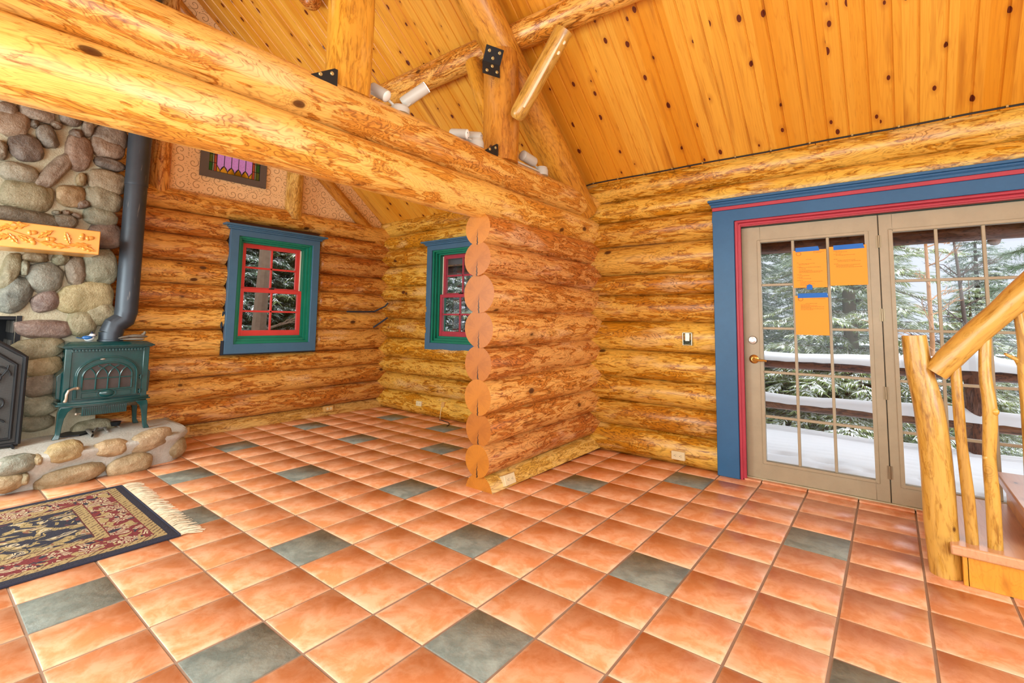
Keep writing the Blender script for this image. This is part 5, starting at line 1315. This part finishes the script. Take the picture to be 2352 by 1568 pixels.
# railing: two bark-brown logs on posts, each capped with snow
rl = thing('deck_railing', 'weathered brown log deck railing capped with snow', 'railing', (0, 5.26, 0))
for z, r, sz in ((0.785, 0.068, 0.90), (0.295, 0.060, 0.39)):
    log('rail', (-6, 5.26, z), (5.5, 5.26, z-0.01), r, r, 'log_dark', rl, rough=0.09)
    mb = MB(); n_ = 12; xs = [-6+0.09*k for k in range(128)]
    for i, x in enumerate(xs):
        wv_ = 0.012*noise.noise((x*2.1, z, 3))+0.008*noise.noise((x*7, z, 5)); h = (0.105 if z > 0.5 else 0.10)*(0.9+0.3*noise.noise((x*0.8, z, 9)))
        hump = 0.10*math.exp(-((x-2.11)/0.13)**2) if z > 0.5 else 0
        for k in range(n_+1):
            a = PI*k/n_
            mb.v.append((x, 5.26+(r*1.18+0.01)*math.cos(a), z+r*0.62+wv_+(h+hump)*math.sin(a)**0.6-0.02*abs(math.cos(a))+0.012*noise.noise((x*9, k, 2))*(k in (0, n_))))
    for i in range(len(xs)-1):
        for k in range(n_): a = i*(n_+1)+k; mb.f.append((a, a+1, a+n_+2, a+n_+1)); mb.mi.append(0)
    mb.build('snow_cap', 'snow', rl, angle=80)
for x in (2.11, -1.2, -4.3, 4.9): log('railing_post', (x, 5.28, -0.6), (x, 5.28, 0.88), 0.092, 0.088, 'log_dark', rl, rough=0.08)
# porch roof
mb = MB(); mb.prism([(3.2, 2.62), (4.75, 2.06), (4.75, 2.12), (3.2, 2.70)], -6.0, 5.5, frame(V((0, 1, 0)), V((0, 0, 1)), V((1, 0, 0)), V((0, 0, 0))))
pr = mb.build('porch_roof', 'soffit'); pr['kind'] = 'structure'
log('porch_beam', (-6.0, 4.28, 2.065), (5.5, 4.28, 2.06), 0.085, 0.085, 'log_dark', pr)
mb = MB(); mb.box((-6.0, 4.18, 2.115), (5.5, 4.20, 2.14)); mb.build('porch_trim_strip', 'log_orange', pr)
for k in range(12):
    x = -5.6+k*0.98; log('porch_rafter', (x, 3.2, 2.56), (x, 4.7, 2.02), 0.045, 0.045, 'log_dark', pr, n=12)

t = NT('conifer_needles'); o = t.obj(); nz = t.noise(o, 3.0, 3, 0.6); gi = t.new('ShaderNodeNewGeometry')
M['needles'] = t.done(t.mix(t.ramp(nz, [(0.3, 0.0), (0.7, 1.0)]), s2l(116, 134, 80), s2l(168, 178, 118)), 0.6, Transmission_Weight=0.0)
M['needles_blue'] = plain('blue_green_needles', (112, 134, 106), 0.6, var=0.3, sc=3)
M['branch_snow'] = plain('snow_on_branches', (244, 246, 250), 0.8, var=0.05)
M['bark'] = plain('grey_brown_bark', (118, 96, 78), 0.9, var=0.35, sc=14); M['bark_orange'] = plain('orange_pine_bark', (168, 122, 84), 0.9, var=0.3, sc=14); M['bark_dark'] = plain('dark_bark', (86, 74, 68), 0.9, var=0.3, sc=14)
def conifer_meshes(seed, H, R, nwh, snow=0.58):
    rr = random.Random(seed); fol = MB(); sn = MB(); br = MB()
    def blade(mb, p, d, L, w_, up):
        d = d.normalized(); s = d.cross(up)
        if s.length < 1e-4: s = d.orthogonal()
        s = s.normalized()*w_
        tip = p+d*L+V((0, 0, -L*0.08)); m_ = p+d*L*0.5
        b = len(mb.v); mb.v += [tuple(p-s*0.4), tuple(p+s*0.4), tuple(m_+s), tuple(m_-s), tuple(tip)]
        mb.f += [(b, b+1, b+2, b+3), (b+3, b+2, b+4)]; mb.mi += [0, 0]
    for i in range(nwh):
        f = i/nwh; z = H*(0.06+0.92*f); L = R*(1-f)**0.75*rr.uniform(0.8, 1.1)+0.25
        nb_ = 5+int(4*(1-f)); a0 = rr.random()*6.28
        for k in range(nb_):
            a = a0+2*PI*k/nb_+rr.uniform(-.25, .25); l = L*rr.uniform(0.75, 1.1); dr = rr.uniform(0.05, 0.30)
            dirv = V((math.cos(a), math.sin(a), 0))
            cp = lambda u: V((0, 0, z))+dirv*(l*u)+V((0, 0, 0.12*l*u-dr*l*u*u*1.3))
            br.tube([cp(0), cp(0.5), cp(1)], [0.016+0.01*(1-f), 0.010, 0.004], 4, caps=False)
            ntw = max(4, int(l/0.16))
            for q in range(ntw):
                u = 0.18+0.82*q/ntw
                for sd in (-1, 1):
                    p = cp(u); an = a+sd*rr.uniform(0.5, 1.1); tl = (0.20+0.34*l*(1-u)*0.6)*rr.uniform(0.8, 1.2)
                    td = V((math.cos(an), math.sin(an), rr.uniform(-0.45, 0.05)))
                    nn = max(4, int(tl/0.024))
                    for m_ in range(nn):
                        pp_ = p+td*(tl*m_/nn)
                        for s2 in (-1, 1):
                            bd = td+td.cross(V((0, 0, 1)))*s2*rr.uniform(0.4, 0.95)+V((0, 0, rr.uniform(-0.45, 0.25)))
                            on = rr.random() < snow
                            if on: blade(sn, pp_+V((0, 0, 0.012)), bd, rr.uniform(0.06, 0.12), 0.0095, V((0, 0, 1)))
                            blade(fol, pp_, bd, rr.uniform(0.09, 0.17), 0.0068, V((rr.uniform(-.6, .6), rr.uniform(-.6, .6), 1)))
    tk = MB(); tk.tube([(0, 0, -1.0), (0.02, 0, H*0.3), (-0.02, 0.02, H*0.7), (0, 0, H)], [0.16*H/8, 0.13*H/8, 0.07*H/8, 0.01], 10)
    return fol, sn, br, tk
def conifer(name_label, loc, H, R, nwh, seed, nmat, bmat, group=None):
    r = thing('conifer_tree', name_label, 'tree', loc, 0, group)
    fol, sn, br, tk = conifer_meshes(seed, H, R, nwh)
    W = PM[r.name]
    for mb, nm, mt in ((tk, 'trunk', bmat), (br, 'branches', bmat), (fol, 'needles', nmat), (sn, 'snow_load', 'branch_snow')): mb.build(nm, mt, r, W, fix=False)
    return r
def dup(root, loc, rz, sc, label=None, group=None):
    r = root.copy(); C.objects.link(r)
    r.matrix_basis = Matrix.Translation(V(loc)) @ Matrix.Rotation(rz, 4, 'Z') @ Matrix.Scale(sc, 4)
    if label: r['label'] = label
    if group: r['group'] = group
    for ch in root.children:
        c = ch.copy(); C.objects.link(c); c.parent = r
        c.matrix_parent_inverse = Matrix(); c.matrix_basis = Matrix()
    return r
GRP = 'snow-dusted conifers in the woods'
LAB = 'snow-dusted conifer standing in the woods outside'
ta = conifer(LAB, (0.9, 9.0, -1.1), 7.0, 1.9, 30, 11, 'needles', 'bark', GRP)
tb = conifer(LAB, (-1.4, 10.2, -1.2), 8.2, 2.1, 32, 12, 'needles_blue', 'bark_dark', GRP)
rr = random.Random(21)
spots = [(2.9, 12.0, 1, 0.55), (5.4, 13.8, 0, 0.42), (-3.4, 9.4, 0, 1.0), (-5.6, 10.8, 1, 1.1), (0.2, 13.0, 1, 1.0), (3.4, 15.2, 0, 0.6), (7.4, 15.6, 1, 0.48), (-2.2, 13.8, 0, 1.1), (9.6, 13.0, 0, 0.4), (-7.6, 9.0, 0, 1.0), (-8.4, 6.2, 1, 1.0), (-8.2, 4.2, 0, 1.1), (-8.6, 2.2, 1, 1.0), (-9.8, 7.6, 0, 1.1), (-11.0, 5.0, 1, 1.1), (-10.8, 2.8, 0, 1.0), (-8.8, 0.4, 0, 1.0), (-9.4, 3.4, 1, 1.1), (-9.6, 9.8, 1, 1.0), (-4.6, 13.2, 1, 1.1), (4.6, 9.6, 1, 0.36), (2.5, 9.3, 0, 0.40), (6.2, 11.0, 0, 0.38), (-6.8, 12.6, 0, 1.0), (8.4, 17.5, 0, 0.55), (5.6, 17.2, 1, 0.55)]
for x, y, k, sc_ in spots:
    hz = -0.75-0.05*max(0, math.hypot(x-0.5, y-1)-6)
    dup((ta, tb)[k], (x, y, hz-0.1), rr.random()*6.28, sc_*rr.uniform(0.95, 1.08))
def bare_tree(label, base_, top_, r0, mat, seed, nb_, spread, cat='tree', name='bare_tree'):
    rr = random.Random(seed); r = thing(name, label, cat, base_)
    W = PM[r.name]
    A_, B2 = V((0, 0, -0.3)), V(top_)-V(base_)
    mid = [A_.lerp(B2, k/6)+V((rr.uniform(-.05, .05), rr.uniform(-.05, .05), 0)) for k in range(7)]
    mb = MB(); mb.tube(mid, [r0*(1-0.75*k/6) for k in range(7)], 10); mb.build('trunk', mat, r, W)
    for k in range(nb_):
        f = rr.uniform(0.3, 0.98); p = A_.lerp(B2, f); a = rr.uniform(0, 6.28); L = spread*(1.15-f)*rr.uniform(0.6, 1.2)
        d = V((math.cos(a), math.sin(a), rr.uniform(0.15, 0.7)))
        pts = [p, p+d*L*0.5+V((0, 0, rr.uniform(-.05, .1))), p+d*L]
        mb = MB(); mb.tube(pts, [r0*0.22, r0*0.14, r0*0.05], 5)
        for q in range(6):
            u = rr.uniform(0.3, 1); s_ = p+d*L*u; a2 = a+rr.uniform(-1.0, 1.0); e = s_+V((math.cos(a2), math.sin(a2), rr.uniform(0.1, 0.8)))*L*rr.uniform(0.2, 0.45)
            mb.tube([s_, s_.lerp(e, 0.5)+V((0, 0, 0.02)), e], [r0*0.09, r0*0.06, r0*0.025], 4, caps=False)
            e2 = e+V((rr.uniform(-1, 1), rr.uniform(-1, 1), rr.uniform(0, 0.8)))*L*0.18; mb.tube([s_.lerp(e, 0.6), e2], [r0*0.05, r0*0.02], 4, caps=False)
        mb.build('branch', mat, r, W)
    return r
def at_y(px, py, y): return on_plane(px, py, 1, y)
b_ = at_y(2218, 760, 7.8); b_.z = -1.0; bare_tree('leafless dark tree with thin branches against the pale sky', b_, at_y(2192, 520, 7.8), 0.050, 'bark_dark', 4, 22, 1.5)
b_ = at_y(2136, 700, 7.2); b_.z = -1.0; bare_tree('slim orange-barked pine trunk close to the deck', b_, at_y(2128, 500, 7.2)+V((0, 0, 0.6)), 0.045, 'bark_orange', 6, 14, 1.0, name='pine_tree')
mb = on_plane(601, 700, 0, -6.6); bt = V((mb.x, mb.y, -1.2)); bare_tree('thick grey-brown pine trunk seen through the red-sashed window', bt, (mb.x, mb.y+0.03, 5.5), 0.15, 'bark', 8, 3, 1.0, name='pine_tree')
# long-needled pine bough at the far end of the deck
pb = thing('pine_bough', 'long-needled pine bough hanging into the sky beyond the glass doors', 'pine bough', at_y(2352, 560, 6.6))
mbn = MB(); mbb = MB(); rr = random.Random(2)
for (ax_, ay_), (bx_, by_) in (((2420, 560), (2305, 585)), ((2420, 600), (2325, 615)), ((2420, 640), (2270, 670)), ((2420, 690), (2290, 720)), ((2000, 500), (1790, 610))):
    p_, q_ = at_y(ax_, ay_, 6.6), at_y(bx_, by_, 6.6)
    mbb.tube([p_, p_.lerp(q_, 0.5)+V((0, 0, 0.02)), q_], [0.012, 0.009, 0.004], 6)
    for k in range(26):
        c_ = p_.lerp(q_, k/25)
        for j in range(16):
            d = ((q_-p_).normalized()*0.7+V((rr.uniform(-1, 1), rr.uniform(-1, 1), rr.uniform(-0.9, 0.6)))).normalized()*rr.uniform(0.08, 0.14)
            mbn.tube([c_, c_+d], [0.0022, 0.0008], 3, caps=False)
mbb.build('bough_stem', 'bark_dark', pb); mbn.build('needles', 'needles_blue', pb, fix=False)
